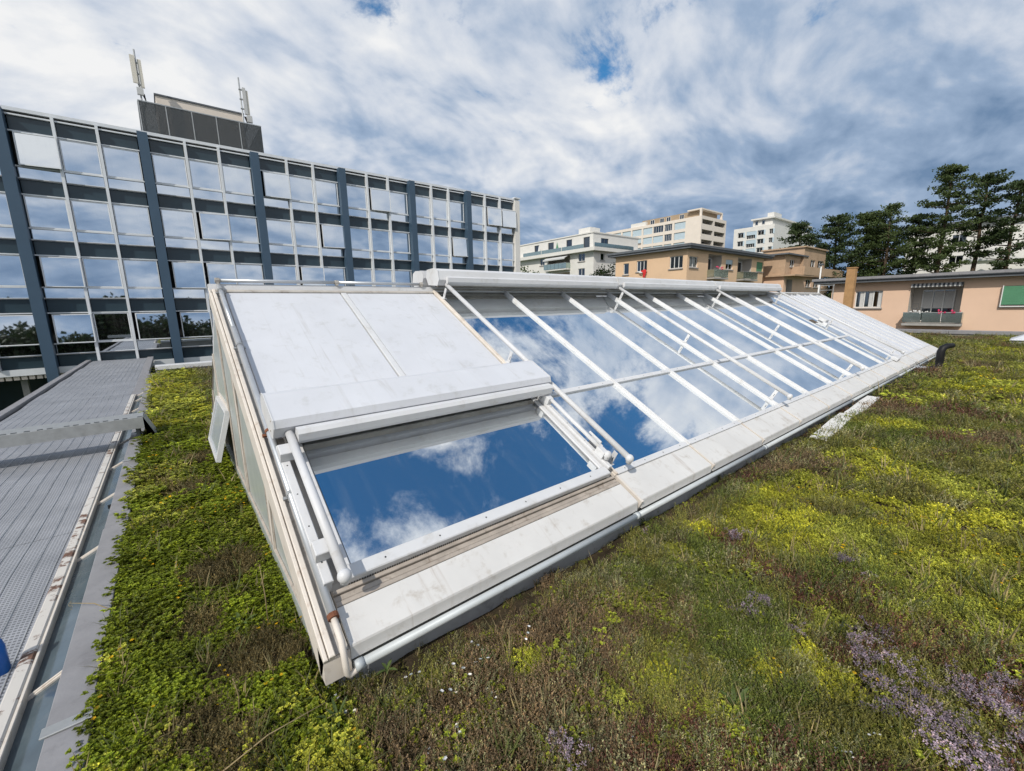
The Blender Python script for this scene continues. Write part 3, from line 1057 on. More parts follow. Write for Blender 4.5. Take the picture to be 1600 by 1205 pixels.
# shared meshes
frame_me, pane_me, low_me, span_me, = {}, {}, {}, {}
open_set = {(2, 0, 0), (3, 1, 1), (2, 2, 0), (3, 2, 0), (3, 2, 1), (4, 0, 0), (4, 1, 2), (5, 0, 1), (4, 2, 1), (5, 1, 3), (6, 1, 2), (7, 0, 1), (7, 0, 2),
            (2, 3, 0), (2, 3, 2), (3, 3, 0), (1, 3, 2)}


def facade_cell(x0, x1, zt, op, angle):
    w = x1-x0
    key = round(w, 3)
    if key not in span_me:
        span_me[key] = MB().box(0, w, 0.12, 0.16, -0.50, 0).mesh('panel', 'spandrel')
        mb = MB()
        fw = 0.035
        mb.box(0, w, 0.05, 0.11, -fw, 0)
        mb.box(0, w, 0.05, 0.11, -1.12, -1.12+fw)
        mb.box(0, fw, 0.05, 0.11, -1.12+fw+0.001, -fw-0.001)
        mb.box(w-fw, w, 0.05, 0.11, -1.12+fw+0.001, -fw-0.001)
        frame_me[key] = mb.mesh('window', 'alu')
        pane_me[key] = MB().box(fw+0.002, w-fw-0.002, 0.075, 0.09, -1.12+fw+0.002, -fw-0.002).mesh('pane', 'office_glass')
        low_me[key] = MB().box(0.002, w-0.002, 0.10, 0.115, -0.38, 0).mesh('lower_pane', 'office_glass')
    put('panel', span_me[key], ob, (x0, YF, zt))
    wd = put('window', frame_me[key], ob, (x0, YF, zt-0.56))
    pn = put('pane', pane_me[key], wd)
    pn.rotation_euler = (random.uniform(-0.003, 0.003), 0, random.uniform(-0.004, 0.004))
    if op:
        wd.location = (x0+w*0.08, YF-0.13, zt-0.56-0.02)
        wd.rotation_euler = (angle[0], 0, angle[1])
        wd.location.y -= 0.02
    lp = put('lower_pane', low_me[key], ob, (x0, YF, zt-1.74))
    lp.rotation_euler = (random.uniform(-0.003, 0.003), 0, 0)


for bi in range(len(colX)-1):
    c0, c1 = colX[bi]+0.168, colX[bi+1]-(0.168 if bi < 6 else -0.0)
    w3 = (c1-c0)/3
    for j in range(3):
        x0 = c0+w3*j+(0.06 if j else 0.03)
        x1 = c0+w3*(j+1)-(0.06 if j < 2 else 0.03)
        for row in range(4):
            zt = 8.80-row*STO
            op = (bi+1, row, j) in open_set
            ang = (random.uniform(-0.05, -0.01), random.uniform(-0.10, -0.05))
            facade_cell(x0, x1, zt, op, ang)
        facade_zb = 8.80-4*STO
        MB().box(x0, x1, YF+0.12, YF+0.16, facade_zb-0.52, facade_zb).build('panel', 'spandrel', ob)
        if j < 2:
            xm = c0+w3*(j+1)
            MB().box(xm-0.045, xm+0.045, YF-0.10, YF+0.14, -0.25, 8.925).build('mullion', 'alu', ob)
    # horizontal rails of this bay
    for row in range(5):
        zt = 8.80-row*STO
        for (za, zb2) in (((zt+0.0, zt+0.05)), ((zt-0.55, zt-0.505)), ((zt-1.735, zt-1.685)), ((zt-2.145, zt-2.125))):
            if row == 4 and za < zt-1:
                continue
            MB().box(c0, c1, YF+0.03, YF+0.135, za, zb2).build('rail', 'alu', ob)
    MB().box(c0, c1, YF+0.0, YF+0.17, -0.50, -0.26).build('base_rail', 'alu', ob)
for x in colX[:-1]:
    MB().box(x-0.165, x+0.165, YF-0.30, YF+0.18, -2.4, 8.925).build('pier', 'slate_pier', ob)
for x in (-6.2, -4.65):
    MB().box(x-0.09, x+0.09, YF+0.6, YF+0.8, -4.58, -0.625).build('post', 'concrete', ob)
for i in range(42):
    MB().box(-11.4+i*0.2, -11.25+i*0.2, YF+0.10, YF+0.44, -0.66, -0.505).build('soffit_slat', 'wall_cream', ob)

# screened plant room on the office roof
ps = thing('plant_screen', 'dark wire screen round the plant room on the office roof', 'screen')
for i in range(5):
    x = 0.25+i*0.975
    MB().box(x+0.02, x+0.955, 27.0, 27.03, 9.051, 11.22).build('screen_panel', 'wire_screen', ps)
    MB().box(x-0.018, x+0.018, 26.985, 27.04, 9.051, 11.25).build('post', 'galva_tray', ps)
MB().box(5.10, 5.13, 27.0, 31.0, 9.051, 11.22).build('screen_panel', 'wire_screen', ps)
MB().box(0.22, 0.25, 27.05, 31.0, 9.051, 11.22).build('screen_panel', 'wire_screen', ps)
mb = MB()
mb.tube([(0.24, 27.0, 11.24), (5.12, 27.0, 11.24), (5.12, 31.0, 11.24)], 0.03, 6)
mb.build('top_rail', 'galva_tray', ps)
pr_ = thing('plant_room', 'low cream plant room showing above the wire screen', 'building')
MB().box(0.95, 4.55, 28.2, 30.8, 9.051, 12.05).build('wall', 'wall_cream', pr_)
MB().box(0.9, 4.6, 28.15, 30.85, 12.051, 12.12).build('roof_edge', 'roofgrey', pr_)


def antenna(loc, label, big):
    a = thing('antenna_mast', label, 'antenna', 'antennas on the office roof', loc)
    MB().tube([(0, 0, -2.2), (0, 0, 2.42)], 0.035, 8).build('pole', 'galva_tray', a, True)
    if big:
        MB().bbox(-0.20, -0.02, -0.16, -0.05, 0.98, 2.12, 0.02).build('antenna_panel', 'antenna_cream', a)
        MB().bbox(0.05, 0.19, -0.10, 0.02, 0.86, 2.02, 0.02).build('antenna_panel', 'antenna_cream', a)
        MB().bbox(-0.12, 0.12, -0.20, -0.05, 0.50, 0.80, 0.02).build('radio_box', 'antenna_grey', a)
    else:
        MB().bbox(0.10, 0.24, -0.10, 0.02, 0.72, 1.98, 0.02).build('antenna_panel', 'antenna_grey', a)
        MB().bbox(0.20, 0.34, -0.06, 0.06, 0.62, 1.88, 0.02).build('antenna_panel', 'antenna_cream', a)
        MB().bbox(0.16, 0.40, -0.18, -0.02, 0.34, 0.66, 0.02).build('radio_box', 'antenna_grey', a)
    for z in (0.95, 1.4, 1.85):
        MB().box(-0.05, 0.12, -0.06, 0.05, z, z+0.04).build('mount', 'galva_tray', a)
    for i in range(3):
        MB().tube([(0.05+0.04*i, -0.05, 0.6), (0.16, -0.06, 0.28), (0.10-0.03*i, -0.03, 0.05), (0.04, 0, -0.15)], 0.018, 5).build('cable', 'black_plastic', a, True)


antenna((0.40, 27.6, 11.15), 'antenna mast with cream panels at the left end of the plant room', True)
antenna((4.45, 27.6, 11.15), 'slim antenna mast at the right end of the plant room', False)


# ------------------------------------------------------------------ houses
class Fac:
    """facade frame: u along, v up, w outwards"""
    def __init__(s, axis, off):
        s.axis, s.off = axis, off

    def T(s, u, v, w):
        return (s.off-w, u, v) if s.axis == 'x' else (u, s.off-w, v)

    def box(s, mb, u0, u1, v0, v1, w0, w1):
        a, b2_ = s.T(u0, v0, w0), s.T(u1, v1, w1)
        lo_ = [min(p, q) for p, q in zip(a, b2_)]
        hi_ = [max(p, q) for p, q in zip(a, b2_)]
        mb.box(lo_[0], hi_[0], lo_[1], hi_[1], lo_[2], hi_[2])
        return mb

    def wall(s, mb, u0, u1, v0, v1, holes, depth=0.22):
        us = sorted({u0, u1, *[q for h in holes for q in h[:2]]})
        vs_ = sorted({v0, v1, *[q for h in holes for q in h[2:4]]})
        for i in range(len(us)-1):
            for j in range(len(vs_)-1):
                cu, cv = (us[i]+us[i+1])/2, (vs_[j]+vs_[j+1])/2
                if any(h[0] < cu < h[1] and h[2] < cv < h[3] for h in holes):
                    continue
                mb.quad(s.T(us[i], vs_[j], 0), s.T(us[i+1], vs_[j], 0), s.T(us[i+1], vs_[j+1], 0), s.T(us[i], vs_[j+1], 0))
        for h in holes:
            d = h[4] if len(h) > 4 else depth
            mb.cur = 1 if d > 0.6 else 0
            a, b2_, c, e = h[:4]
            for (p, q) in (((a, c), (b2_, c)), ((b2_, c), (b2_, e)), ((b2_, e), (a, e)), ((a, e), (a, c))):
                mb.quad(s.T(*p, 0), s.T(*q, 0), s.T(*q, -d), s.T(*p, -d))
            mb.quad(s.T(a, c, -d), s.T(b2_, c, -d), s.T(b2_, e, -d), s.T(a, e, -d))
            mb.cur = 0

    def window(s, par_, u0, u1, v0, v1, n=2, depth=0.14, sill=True, curtain=False, shutter=None, frame='frame_white', fw=0.055):
        mb = MB()
        s.box(mb, u0, u1, v0, v0+fw, -depth, -depth+0.06)
        s.box(mb, u0, u1, v1-fw, v1, -depth, -depth+0.06)
        for i in range(n+1):
            uc = u0+(u1-u0)*i/n
            a = max(u0, uc-fw/2 if 0 < i < n else (u0 if i == 0 else u1-fw))
            s.box(mb, a, min(u1, a+fw), v0+fw+0.001, v1-fw-0.001, -depth, -depth+0.055)
        wd = mb.build('window', frame, par_)
        for i in range(n):
            a = u0+(u1-u0)*i/n+fw*0.5
            b2_ = u0+(u1-u0)*(i+1)/n-fw*0.5
            mb = MB()
            s.box(mb, a, b2_, v0+fw, v1-fw, -depth-0.02, -depth+0.012)
            mb.build('pane', 'house_glass', wd)
            if curtain:
                mb = MB()
                s.box(mb, a+0.01, a+(b2_-a)*0.5, v0+fw*1.2, v1-fw*1.2, -depth+0.013, -depth+0.017)
                mb.build('curtain', 'curtain', wd)
        if sill:
            mb = MB()
            s.box(mb, u0-0.06, u1+0.06, v0-0.10, v0-0.005, -0.10, 0.09)
            mb.build('sill', 'sillgrey', wd)
        if shutter:
            mb = MB()
            nsl = 7
            frac = shutter[1]
            hh = (v1-v0)*frac
            for i in range(nsl):
                za = v1-hh*(i+1)/nsl
                s.box(mb, u0+0.01, u1-0.01, za+0.004, za+hh/nsl, -0.08, -0.05)
            mb.build('shutter', shutter[0], wd)
        return wd

    def balcony(s, par_, u0, u1, vf, out=0.8, hgt=0.8, mname='balcony_glass', n=3, slab_m='concrete'):
        mb = MB()
        s.box(mb, u0, u1, vf-0.14, vf, -0.05, out)
        bl = mb.build('balcony', slab_m, par_)
        for i in range(n):
            mb = MB()
            s.box(mb, u0+(u1-u0)*i/n+0.02, u0+(u1-u0)*(i+1)/n-0.02, vf+0.05, vf+hgt, out-0.05, out-0.03)
            mb.build('panel', mname, bl)
        for uu in (u0+0.01, u1-0.03):
            mb = MB()
            s.box(mb, uu, uu+0.02, vf+0.05, vf+hgt, 0.02, out-0.06)
            mb.build('side_panel', mname, bl)
        mb = MB()
        s.box(mb, u0, u1, vf+hgt+0.002, vf+hgt+0.04, out-0.07, out-0.01)
        mb.build('handrail', 'galva_tray', bl)
        return bl


def flowers(par_, fac, u0, u1, v, w, n, mname):
    mb = MB()
    for _ in range(n):
        c = fac.T(random.uniform(u0, u1), v+random.uniform(-0.08, 0.12), w+random.uniform(-0.08, 0.08))
        mb.ball(c, random.uniform(0.03, 0.06), 5, 4)
    mb.build('flowers', mname, par_)


# house R: peach house at the far end of the roof
hr = thing('peach_house', 'low peach house with a green shutter and recessed balcony beyond the planted roof', 'house')
F = Fac('x', 36.0)
holes = [(6.66, 8.06, 1.24, 2.32), (3.10, 5.36, 0.30, 2.66, 1.3), (0.16, 1.58, 1.30, 2.36)]
mb2 = MB()
F.wall(mb2, -9.0, 9.4, -4.58, 2.86, holes)
mb2.quad((36.0, 9.4, -4.58), (36.0, 9.4, 2.86), (43, 9.4, 2.86), (43, 9.4, -4.58))
mb2.quad((36.0, -9.0, -4.58), (43, -9.0, -4.58), (43, -9.0, 2.86), (36.0, -9.0, 2.86))
mb2.build('wall', ['wall_peach', 'recess'], hr)
rf = MB()
rf.box(35.45, 43.4, -9.6, 10.35, 2.862, 3.02)
rf.box(35.35, 43.5, -9.7, 10.45, 3.021, 3.22)
rf.build('roof', 'roofgrey', hr)
mb = MB()
mb.box(35.33, 35.349, -9.7, 10.45, 3.06, 3.21)
mb.build('fascia', 'flashing', hr)
F.window(hr, 6.66, 8.06, 1.24, 2.32, 3, curtain=True)
G = Fac('x', 37.3)
G.window(hr, 3.50, 4.95, 0.36, 2.30, 3, depth=-0.02, sill=False, curtain=False)
for (a, b_) in ((3.55, 3.95), (4.02, 4.42), (4.50, 4.90)):
    mb = MB()
    G.box(mb, a, b_, 1.15, 2.2, 0.034, 0.04)
    mb.build('curtain', 'curtain', hr)
F.balcony(hr, 2.90, 5.45, 0.30, 0.75, 0.62, n=3)
wd = F.window(hr, 0.16, 1.58, 1.30, 2.36, 2, curtain=False)
mb = MB()
for i in range(12):
    z1 = 2.34-i*0.083
    mb.box(35.86, 35.885, 0.18, 1.56, z1-0.08, z1)
mb.build('shutter', 'shutter_green', wd)
mb = MB()
for u_ in (0.13, 1.56):
    mb.box(35.84, 35.91, u_, u_+0.04, 1.26, 2.38)
mb.box(35.84, 35.91, 0.13, 1.60, 1.22, 1.262)
mb.build('shutter_frame', 'frame_white', wd)
mb = MB()
for i in range(24):
    a = 3.12+i*0.093
    mb.cur = i % 2
    mb.add([(35.93, a, 2.66), (35.93, a+0.093, 2.66), (35.80, a+0.093, 2.50), (35.80, a, 2.50)], [(0, 1, 2, 3)])
    mb.add([(35.80, a, 2.50), (35.80, a+0.093, 2.50), (35.80, a+0.07, 2.43), (35.80, a+0.02, 2.43)], [(0, 1, 2, 3)])
mb.build('awning', ['flashing_dark', 'curtain'], hr)
mb = MB()
for (u_, v_) in ((4.9, 0.9), (5.12, 1.15), (5.0, 0.55)):
    c = (36.6, u_, v_)
    mb.tube([(36.6, u_-0.15, v_), (36.6, u_-0.15, v_+0.3), (36.6, u_+0.15, v_+0.3), (36.6, u_+0.15, v_)], 0.015, 5)
    mb.tube([(36.6, u_-0.15, v_), (36.6, u_+0.15, v_)], 0.015, 5)
mb.build('plant_rack', 'flashing_dark', hr)
flowers(hr, F, 3.0, 3.9, 0.95, 0.75, 14, 'pink_flower')
flowers(hr, F, 4.3, 5.2, 0.97, 0.72, 14, 'frame_white')

ch = thing('brown_chimney', 'tall plain brown chimney in front of the peach house window', 'chimney')
MB().box(32.9, 33.35, 7.52, 7.95, -4.58, 3.66).build('shaft', 'chimney', ch)
MB().box(32.87, 33.38, 7.49, 7.98, 3.661, 3.72).build('cap', 'chimney', ch)
lamp = thing('street_pole', 'slim pale pole standing between the brown house and the peach house', 'pole', loc=(50, 14.15, -4.6))
MB().tube([(0, 0, 0), (0, 0, 9.7)], [0.09, 0.06], 8).build('pole', 'frame_white', lamp, True)
MB().box(-0.15, 0.15, -0.2, 0.2, 9.701, 9.85).build('pole_head', 'flashing_dark', lamp)
tvs = thing('aerial_bracket', 'small metal aerial frame beside the brown chimney', 'aerial', loc=(33.2, 8.6, 2.2))
mb = MB()
mb.tube([(0, 0, -6.75), (0, 0, 0.55)], 0.03, 6)
mb.tube([(0, -0.05, 0.5), (0, 0.75, 0.5)], 0.025, 6)
mb.build('pole', 'galva_tray', tvs)
mb = MB()
mb.tube([(0, 0.72, 0.55), (0, 0.72, -0.1)], 0.022, 6)
mb.tube([(0, 0.05, 0.2), (0, 0.70, 0.2)], 0.02, 6)
mb.build('arm', 'galva_tray', tvs)

# house B: beige house behind the middle of the skylight
hb = thing('beige_house', 'beige house with grey roof and glazed balconies rising behind the skylight', 'house')
FX, FY = Fac('x', 36.1), Fac('y', 20.2)
mb = MB()
FX.wall(mb, 20.2, 27.9, -4.58, 6.41, [(26.3, 26.95, 4.65, 5.72), (24.25, 25.4, 4.82, 5.83), (20.62, 21.9, 4.82, 5.9), (26.3, 26.95, 2.2, 3.3), (24.25, 25.4, 2.2, 3.3), (20.62, 21.9, 2.2, 3.3)])
FY.wall(mb, 36.1, 52.2, -4.58, 6.41, [(36.45, 37.9, 4.88, 5.82), (39.8, 42.4, 4.05, 6.2, 0.9), (43.3, 44.8, 4.95, 5.88), (45.9, 49.1, 4.05, 6.2, 0.9), (50.4, 52.0, 5.0, 6.0)])
mb.quad((52.2, 20.2, -4.58), (52.2, 27.9, -4.58), (52.2, 27.9, 6.41), (52.2, 20.2, 6.41))
mb.quad((36.1, 27.9, -4.58), (52.2, 27.9, -4.58), (52.2, 27.9, 6.41), (36.1, 27.9, 6.41))
mb.build('wall', ['wall_beige', 'recess'], hb)
rf = MB()
rf.box(35.6, 53.3, 19.7, 28.5, 6.411, 6.60)
rf.box(35.5, 53.4, 19.6, 28.6, 6.601, 6.80)
rf.box(37.5, 51.5, 21.5, 26.8, 6.801, 6.95)
rf.build('roof', 'roofgrey', hb)
FX.window(hb, 26.3, 26.95, 4.65, 5.72, 1)
FX.window(hb, 24.25, 25.4, 4.82, 5.83, 3)
FX.window(hb, 20.62, 21.9, 4.82, 5.9, 3)
FY.window(hb, 36.45, 37.9, 4.88, 5.82, 2)
FY.window(hb, 43.3, 44.8, 4.95, 5.88, 2, shutter=('shutter_blue', 0.45))
wd = FY.window(hb, 50.4, 52.0, 5.0, 6.0, 1, shutter=('shutter_green', 0.97))
for (a, b_) in ((39.8, 42.4), (45.9, 49.1)):
    H_ = Fac('y', 21.1)
    H_.window(hb, a+0.5, b_-0.4, 4.1, 5.95, 2, depth=-0.02, sill=False)
    FY.balcony(hb, a-0.1, b_+0.1, 4.05, 0.7, 0.72, 'balcony_glass', 5)
flowers(hb, FY, 40.0, 41.5, 4.9, 0.7, 16, 'pink_flower')
flag = thing('red_cloth', 'red and white cloth hanging from a beige house window sill', 'cloth', loc=(35.9, 24.45, 4.75))
MB().add([(0, 0.35, 0.1), (0, -0.15, 0.25), (-0.05, -0.35, 0.05), (-0.08, 0.0, -0.1), (-0.05, -0.15, -0.55), (-0.06, 0.05, -0.5)], [(0, 3, 1), (1, 3, 2), (3, 4, 2), (3, 5, 4)]).build('cloth', 'red_cloth', flag)
MB().add([(-0.02, 0.6, 0.05), (-0.02, 0.35, 0.1), (-0.08, 0.05, -0.1), (-0.05, 0.4, -0.08)], [(0, 3, 2, 1)]).build('cloth_end', 'frame_white', flag)

# house W: white block with terrace storey
hw = thing('white_apartments', 'white apartment house with set back terrace storey behind the skylight ridge', 'building')
FX, FY = Fac('x', 44.3), Fac('y', 37.8)
mb = MB()
hx = [(39.3, 40.5, 7.52, 8.55), (47.1, 48.1, 7.6, 8.6), (42.0, 46.3, 6.9, 8.7, 1.2), (39.3, 40.5, 5.5, 6.6), (42.0, 46.3, 4.6, 6.3, 1.2)]
FX.wall(mb, 37.8, 56, -4.58, 8.65, hx)
FY.wall(mb, 44.3, 56, -4.58, 8.65, [(45.7, 46.5, 7.55, 8.45), (49, 50.5, 7.55, 8.45)])
mb.quad((44.3, 56, -4.58), (56, 56, -4.58), (56, 56, 8.65), (44.3, 56, 8.65))
mb.build('wall', ['wall_white', 'recess'], hw)
MB().box(43.6, 56, 37.1, 56, 8.651, 9.1).build('terrace_slab', 'wall_white', hw)
FX2, FY2 = Fac('x', 45.1), Fac('y', 38.6)
mb = MB()
dr = [(49.1, 50.2, 9.14, 10.75), (46.0, 47.2, 9.14, 10.8), (42.4, 43.5, 9.14, 10.75), (39.2, 40.3, 9.14, 10.7)]
FX2.wall(mb, 38.6, 55, 9.101, 11.1, dr)
FY2.wall(mb, 45.1, 55, 9.101, 11.1, [(46.7, 48.3, 9.14, 10.55)])
mb.box(45.4, 55, 39.0, 55, 11.0, 11.099)
mb.build('terrace_wall', 'wall_white', hw)
MB().box(45.0, 55.2, 38.5, 55.2, 11.101, 11.25).build('roof', 'wall_white', hw)
MB().box(46, 48.0, 39.9, 42.0, 11.251, 12.1).build('roof_box', 'wall_white', hw)
for h in dr:
    FX2.window(hw, *h, 1, sill=False, frame='flashing_dark')
FY2.window(hw, 46.7, 48.3, 9.14, 10.55, 2, sill=False, frame='flashing_dark')
FX.window(hw, 39.3, 40.5, 7.52, 8.55, 2)
FX.window(hw, 47.1, 48.1, 7.6, 8.6, 2)
FX.window(hw, 39.3, 40.5, 5.5, 6.6, 2)
FY.window(hw, 45.7, 46.5, 7.55, 8.45, 1)
FX.balcony(hw, 41.9, 46.4, 6.75, 0.9, 0.75, 'balcony_glass', 6, 'wall_white')
mb = MB()
mb.add([(44.2, 42.0, 8.6), (44.2, 46.3, 8.6), (43.2, 46.3, 8.15), (43.2, 42.0, 8.15)], [(0, 1, 2, 3)])
mb.add([(43.2, 42.0, 8.15), (43.2, 46.3, 8.15), (43.2, 46.3, 7.98), (43.2, 42.0, 7.98)], [(0, 1, 2, 3)])
mb.build('awning', 'curtain', hw)
for (a, b_) in ((39.0, 43.0), (43.1, 47.1), (47.2, 51.2)):
    MB().box(43.68, 43.70, a, b_, 9.101, 9.62).build('terrace_glass', 'balcony_glass', hw)
MB().box(43.72, 52, 37.18, 37.20, 9.101, 9.62).build('terrace_glass', 'balcony_glass', hw)
# terrace furniture
def umbrella(loc, mname, label):
    a = thing('parasol', label, 'parasol', loc=loc)
    MB().tube([(0, 0, 0), (0, 0, 1.4)], 0.03, 6).build('pole', 'frame_white', a)
    mb = MB()
    n = 8
    v = [(0.22*math.cos(i*2*math.pi/n), 0.22*math.sin(i*2*math.pi/n), 0.45) for i in range(n)]+[(0, 0, 1.55)]
    mb.add(v, [(i, (i+1) % n, n) for i in range(n)])
    mb.build('canopy', mname, a)
umbrella((44.6, 48.6, 9.101), 'frame_white', 'folded white parasol on the white house terrace')
umbrella((44.6, 44.8, 9.101), 'shutter_green', 'folded green parasol on the white house terrace')

# block T: tall pale slab far behind
ht_ = thing('tall_apartments', 'tall pale apartment slab with shuttered windows behind the white house', 'building')
FX, FY = Fac('x', 87.0), Fac('y', 46.1)
mb = MB()
wins = []
ucols = [(49.55, 52.1), (54.7, 57.2), (57.4, 59.8), (60.2, 62.7), (63.1, 65.5), (65.9, 68.3)]
for k in range(7):
    vt = 18.6-k*2.07
    for (a, b_) in ucols:
        wins.append((a, b_, vt-1.45, vt, 0.5))
    wins.append((52.6, 54.4, vt-1.45, vt, 0.5))
FX.wall(mb, 46.1, 71, -4.58, 19.2, wins)
log = []
for k in range(7):
    vt = 18.55-k*1.98
    log += [(87.35, 91.9, vt-1.5, vt, 1.6), (92.5, 97.2, vt-1.5, vt, 1.6)]
FY.wall(mb, 87.0, 97.7, -4.58, 19.2, log)
mb.quad((97.7, 46.1, -4.58), (97.7, 71, -4.58), (97.7, 71, 19.2), (97.7, 46.1, 19.2))
mb.quad((87, 46.1, 19.2), (97.7, 46.1, 19.2), (97.7, 71, 19.2), (87, 71, 19.2))
mb.quad((87, 71, -4.58), (97.7, 71, -4.58), (97.7, 71, 19.2), (87, 71, 19.2))
mb.build('wall', ['wall_cream', 'recess'], ht_)
for i, h in enumerate(wins):
    if h[3] < 12:
        continue
    mb = MB()
    if random.random() < 0.72:
        FX.box(mb, h[0]+0.05, h[1]-0.05, h[2]+(0.04 if random.random() < 0.7 else 0.45), h[3]-0.02, -0.2, -0.14)
        mb.build('shutter', 'shutter_blue', ht_)
    else:
        FX.window(ht_, h[0]+0.05, h[1]-0.05, h[2]+0.04, h[3]-0.02, 4, depth=0.2, sill=False)
for h in log:
    if h[3] < 12:
        continue
    mb = MB()
    FY.box(mb, h[0], h[1], h[2], h[2]+0.62, -0.10, -0.02)
    mb.build('parapet', 'wall_cream', ht_)
    FY.window(ht_, h[0]+0.6, h[1]-0.6, h[2]+0.1, h[3]-0.1, 3, depth=1.5, sill=False)
MB().box(88.2, 96, 47.4, 60.9, 19.201, 20.5).build('penthouse', 'wall_tan', ht_)
MB().box(87.4, 96.5, 46.4, 49.5, 20.501, 20.75).build('penthouse_roof', 'wall_cream', ht_)
MB().box(87.5, 88.19, 59.5, 63.5, 19.201, 20.1).build('terrace_wall', 'wall_white', ht_)
MB().box(87.4, 87.7, 46.4, 46.8, 19.201, 20.5).build('roof_post', 'wall_cream', ht_)
MB().box(96.1, 96.5, 46.4, 46.8, 19.201, 20.5).build('roof_post', 'wall_cream', ht_)
P_ = Fac('x', 88.2)
for a in (50.6, 53.7, 55.3, 57.7):
    P_.window(ht_, a, a+1.0, 19.35, 20.3, 2, depth=-0.03, sill=False)

# block V: white block right of it
hv = thing('white_block', 'white apartment block with roof terrace partly hidden by the pines', 'building')
FX, FY = Fac('x', 112.0), Fac('y', 41.7)
mb = MB()
wins = []
for k in range(6):
    vt = 18.4-k*1.98
    wins += [(48.5, 49.85, vt-1.2, vt), (45.8, 47.8, vt-1.7, vt), (43.9, 45.3, vt-1.1, vt), (41.95, 42.75, vt-1.1, vt)]
FX.wall(mb, 41.7, 50.8, -4.58, 19.4, wins, 0.4)
FY.wall(mb, 112, 140, -4.58, 19.4, [])
mb.quad((112, 41.7, 19.4), (140, 41.7, 19.4), (140, 50.8, 19.4), (112, 50.8, 19.4))
mb.quad((112, 50.8, -4.58), (140, 50.8, -4.58), (140, 50.8, 19.4), (112, 50.8, 19.4))
mb.build('wall', 'wall_white', hv)
for h in wins:
    if h[3] < 12:
        continue
    if (h[1]-h[0]) > 1.8:
        FX.window(hv, h[0], h[1], h[2], h[3], 4, depth=0.3, sill=False, shutter=('shutter_blue', 0.5))
    else:
        FX.window(hv, h[0], h[1], h[2], h[3], 2, depth=0.3, sill=False)
    mb = MB()
    FX.box(mb, h[0]-0.35, h[0]-0.03, h[2], h[3], 0.0, 0.08)
    mb.build('panel', 'shutter_blue', hv)
MB().box(113, 130, 42.6, 46.9, 19.401, 20.9).build('penthouse', 'wall_white', hv)
MB().box(112.4, 138, 42.0, 47.2, 20.901, 21.25).build('penthouse_roof', 'wall_white', hv)
MB().box(113.5, 118, 42.6, 44.0, 21.251, 22.3).build('roof_box', 'wall_white', hv)
P_ = Fac('x', 113.0)
for a in (44.2, 45.7):
    P_.window(hv, a, a+0.7, 19.8, 20.7, 1, depth=-0.03, sill=False)

# house D: brown house with stepped terraces
hd = thing('brown_house', 'weathered brown house with stepped terraces next to the beige house', 'house')
FX, FY = Fac('x', 54.4), Fac('y', 18.8)
mb = MB()
FX.wall(mb, 18.8, 24, -4.58, 4.5, [])
FY.wall(mb, 54.4, 70, -4.58, 4.5, [(55.2, 57.0, 2.6, 4.2, 1.2), (61.4, 63.3, 3.42, 4.32), (64.2, 66.3, 3.42, 4.36)])
mb.quad((54.4, 18.8, 4.5), (70, 18.8, 4.5), (70, 24, 4.5), (54.4, 24, 4.5))
mb.build('wall', ['wall_peach', 'recess'], hd)
FY.window(hd, 61.4, 63.3, 3.42, 4.32, 2)
FY.window(hd, 64.2, 66.3, 3.42, 4.36, 2)
MB().box(54.0, 60.0, 17.6, 24, 4.501, 4.66).build('terrace_slab', 'wall_brown', hd)
mb = MB()
mb.box(56.5, 71.5, 17.55, 17.7, 4.662, 5.6)
mb.box(56.4, 56.55, 17.701, 18.8, 4.662, 5.6)
mb.build('terrace_parapet', 'wall_brown', hd)
mb = MB()
FX.wall(mb, 18.8, 24, 4.662, 6.85, [])
FY.wall(mb, 54.4, 60.2, 4.662, 6.85, [(55.7, 57.1, 5.6, 6.4)])
mb.build('upper_wall', 'wall_brown', hd)
FY.window(hd, 55.7, 57.1, 5.6, 6.4, 2)
MB().box(53.9, 60.3, 18.4, 24, 6.851, 7.0).build('roof', 'roofgrey', hd)
mb = MB()
G = Fac('x', 59.0)
G.wall(mb, 18.5, 23, 4.662, 7.9, [])
G2 = Fac('y', 18.5)
G2.wall(mb, 59.0, 66.7, 4.662, 7.9, [(61.4, 63.1, 5.6, 6.6), (64.0, 66.0, 5.6, 6.65)])
mb.quad((66.7, 18.5, 4.66), (66.7, 23, 4.66), (66.7, 23, 7.9), (66.7, 18.5, 7.9))
mb.build('tower_wall', 'wall_brown', hd)
G2.window(hd, 61.4, 63.1, 5.6, 6.6, 2)
G2.window(hd, 64.0, 66.0, 5.6, 6.65, 2)
MB().box(58.8, 66.9, 18.3, 23.2, 7.901, 8.05).build('tower_roof', 'wall_brown', hd)

# block E: white building glimpsed behind the pines
he = thing('long_white_building', 'long white building glimpsed between the tall pine trunks', 'building')
FX = Fac('x', 92.0)
mb = MB()
eh = [(a, a+1.5, vb, vb+1.3) for a in (0.5, 4.5, 8.5, 12.2) for vb in (6.6, 9.6)]
FX.wall(mb, -14, 15, -4.58, 12.3, eh)
mb.quad((92, 15, -4.58), (105, 15, -4.58), (105, 15, 12.3), (92, 15, 12.3))
mb.build('wall', 'wall_white', he)
for h in eh:
    FX.window(he, *h, 2)
MB().box(91.2, 105, -14, 15.5, 12.301, 12.7).build('roof', 'roofgrey', he)
MB().prism_x([(2.5, 6.4), (5.5, 7.9), (8.0, 6.4)], 82, 90).build('porch_roof', 'frame_white', he)

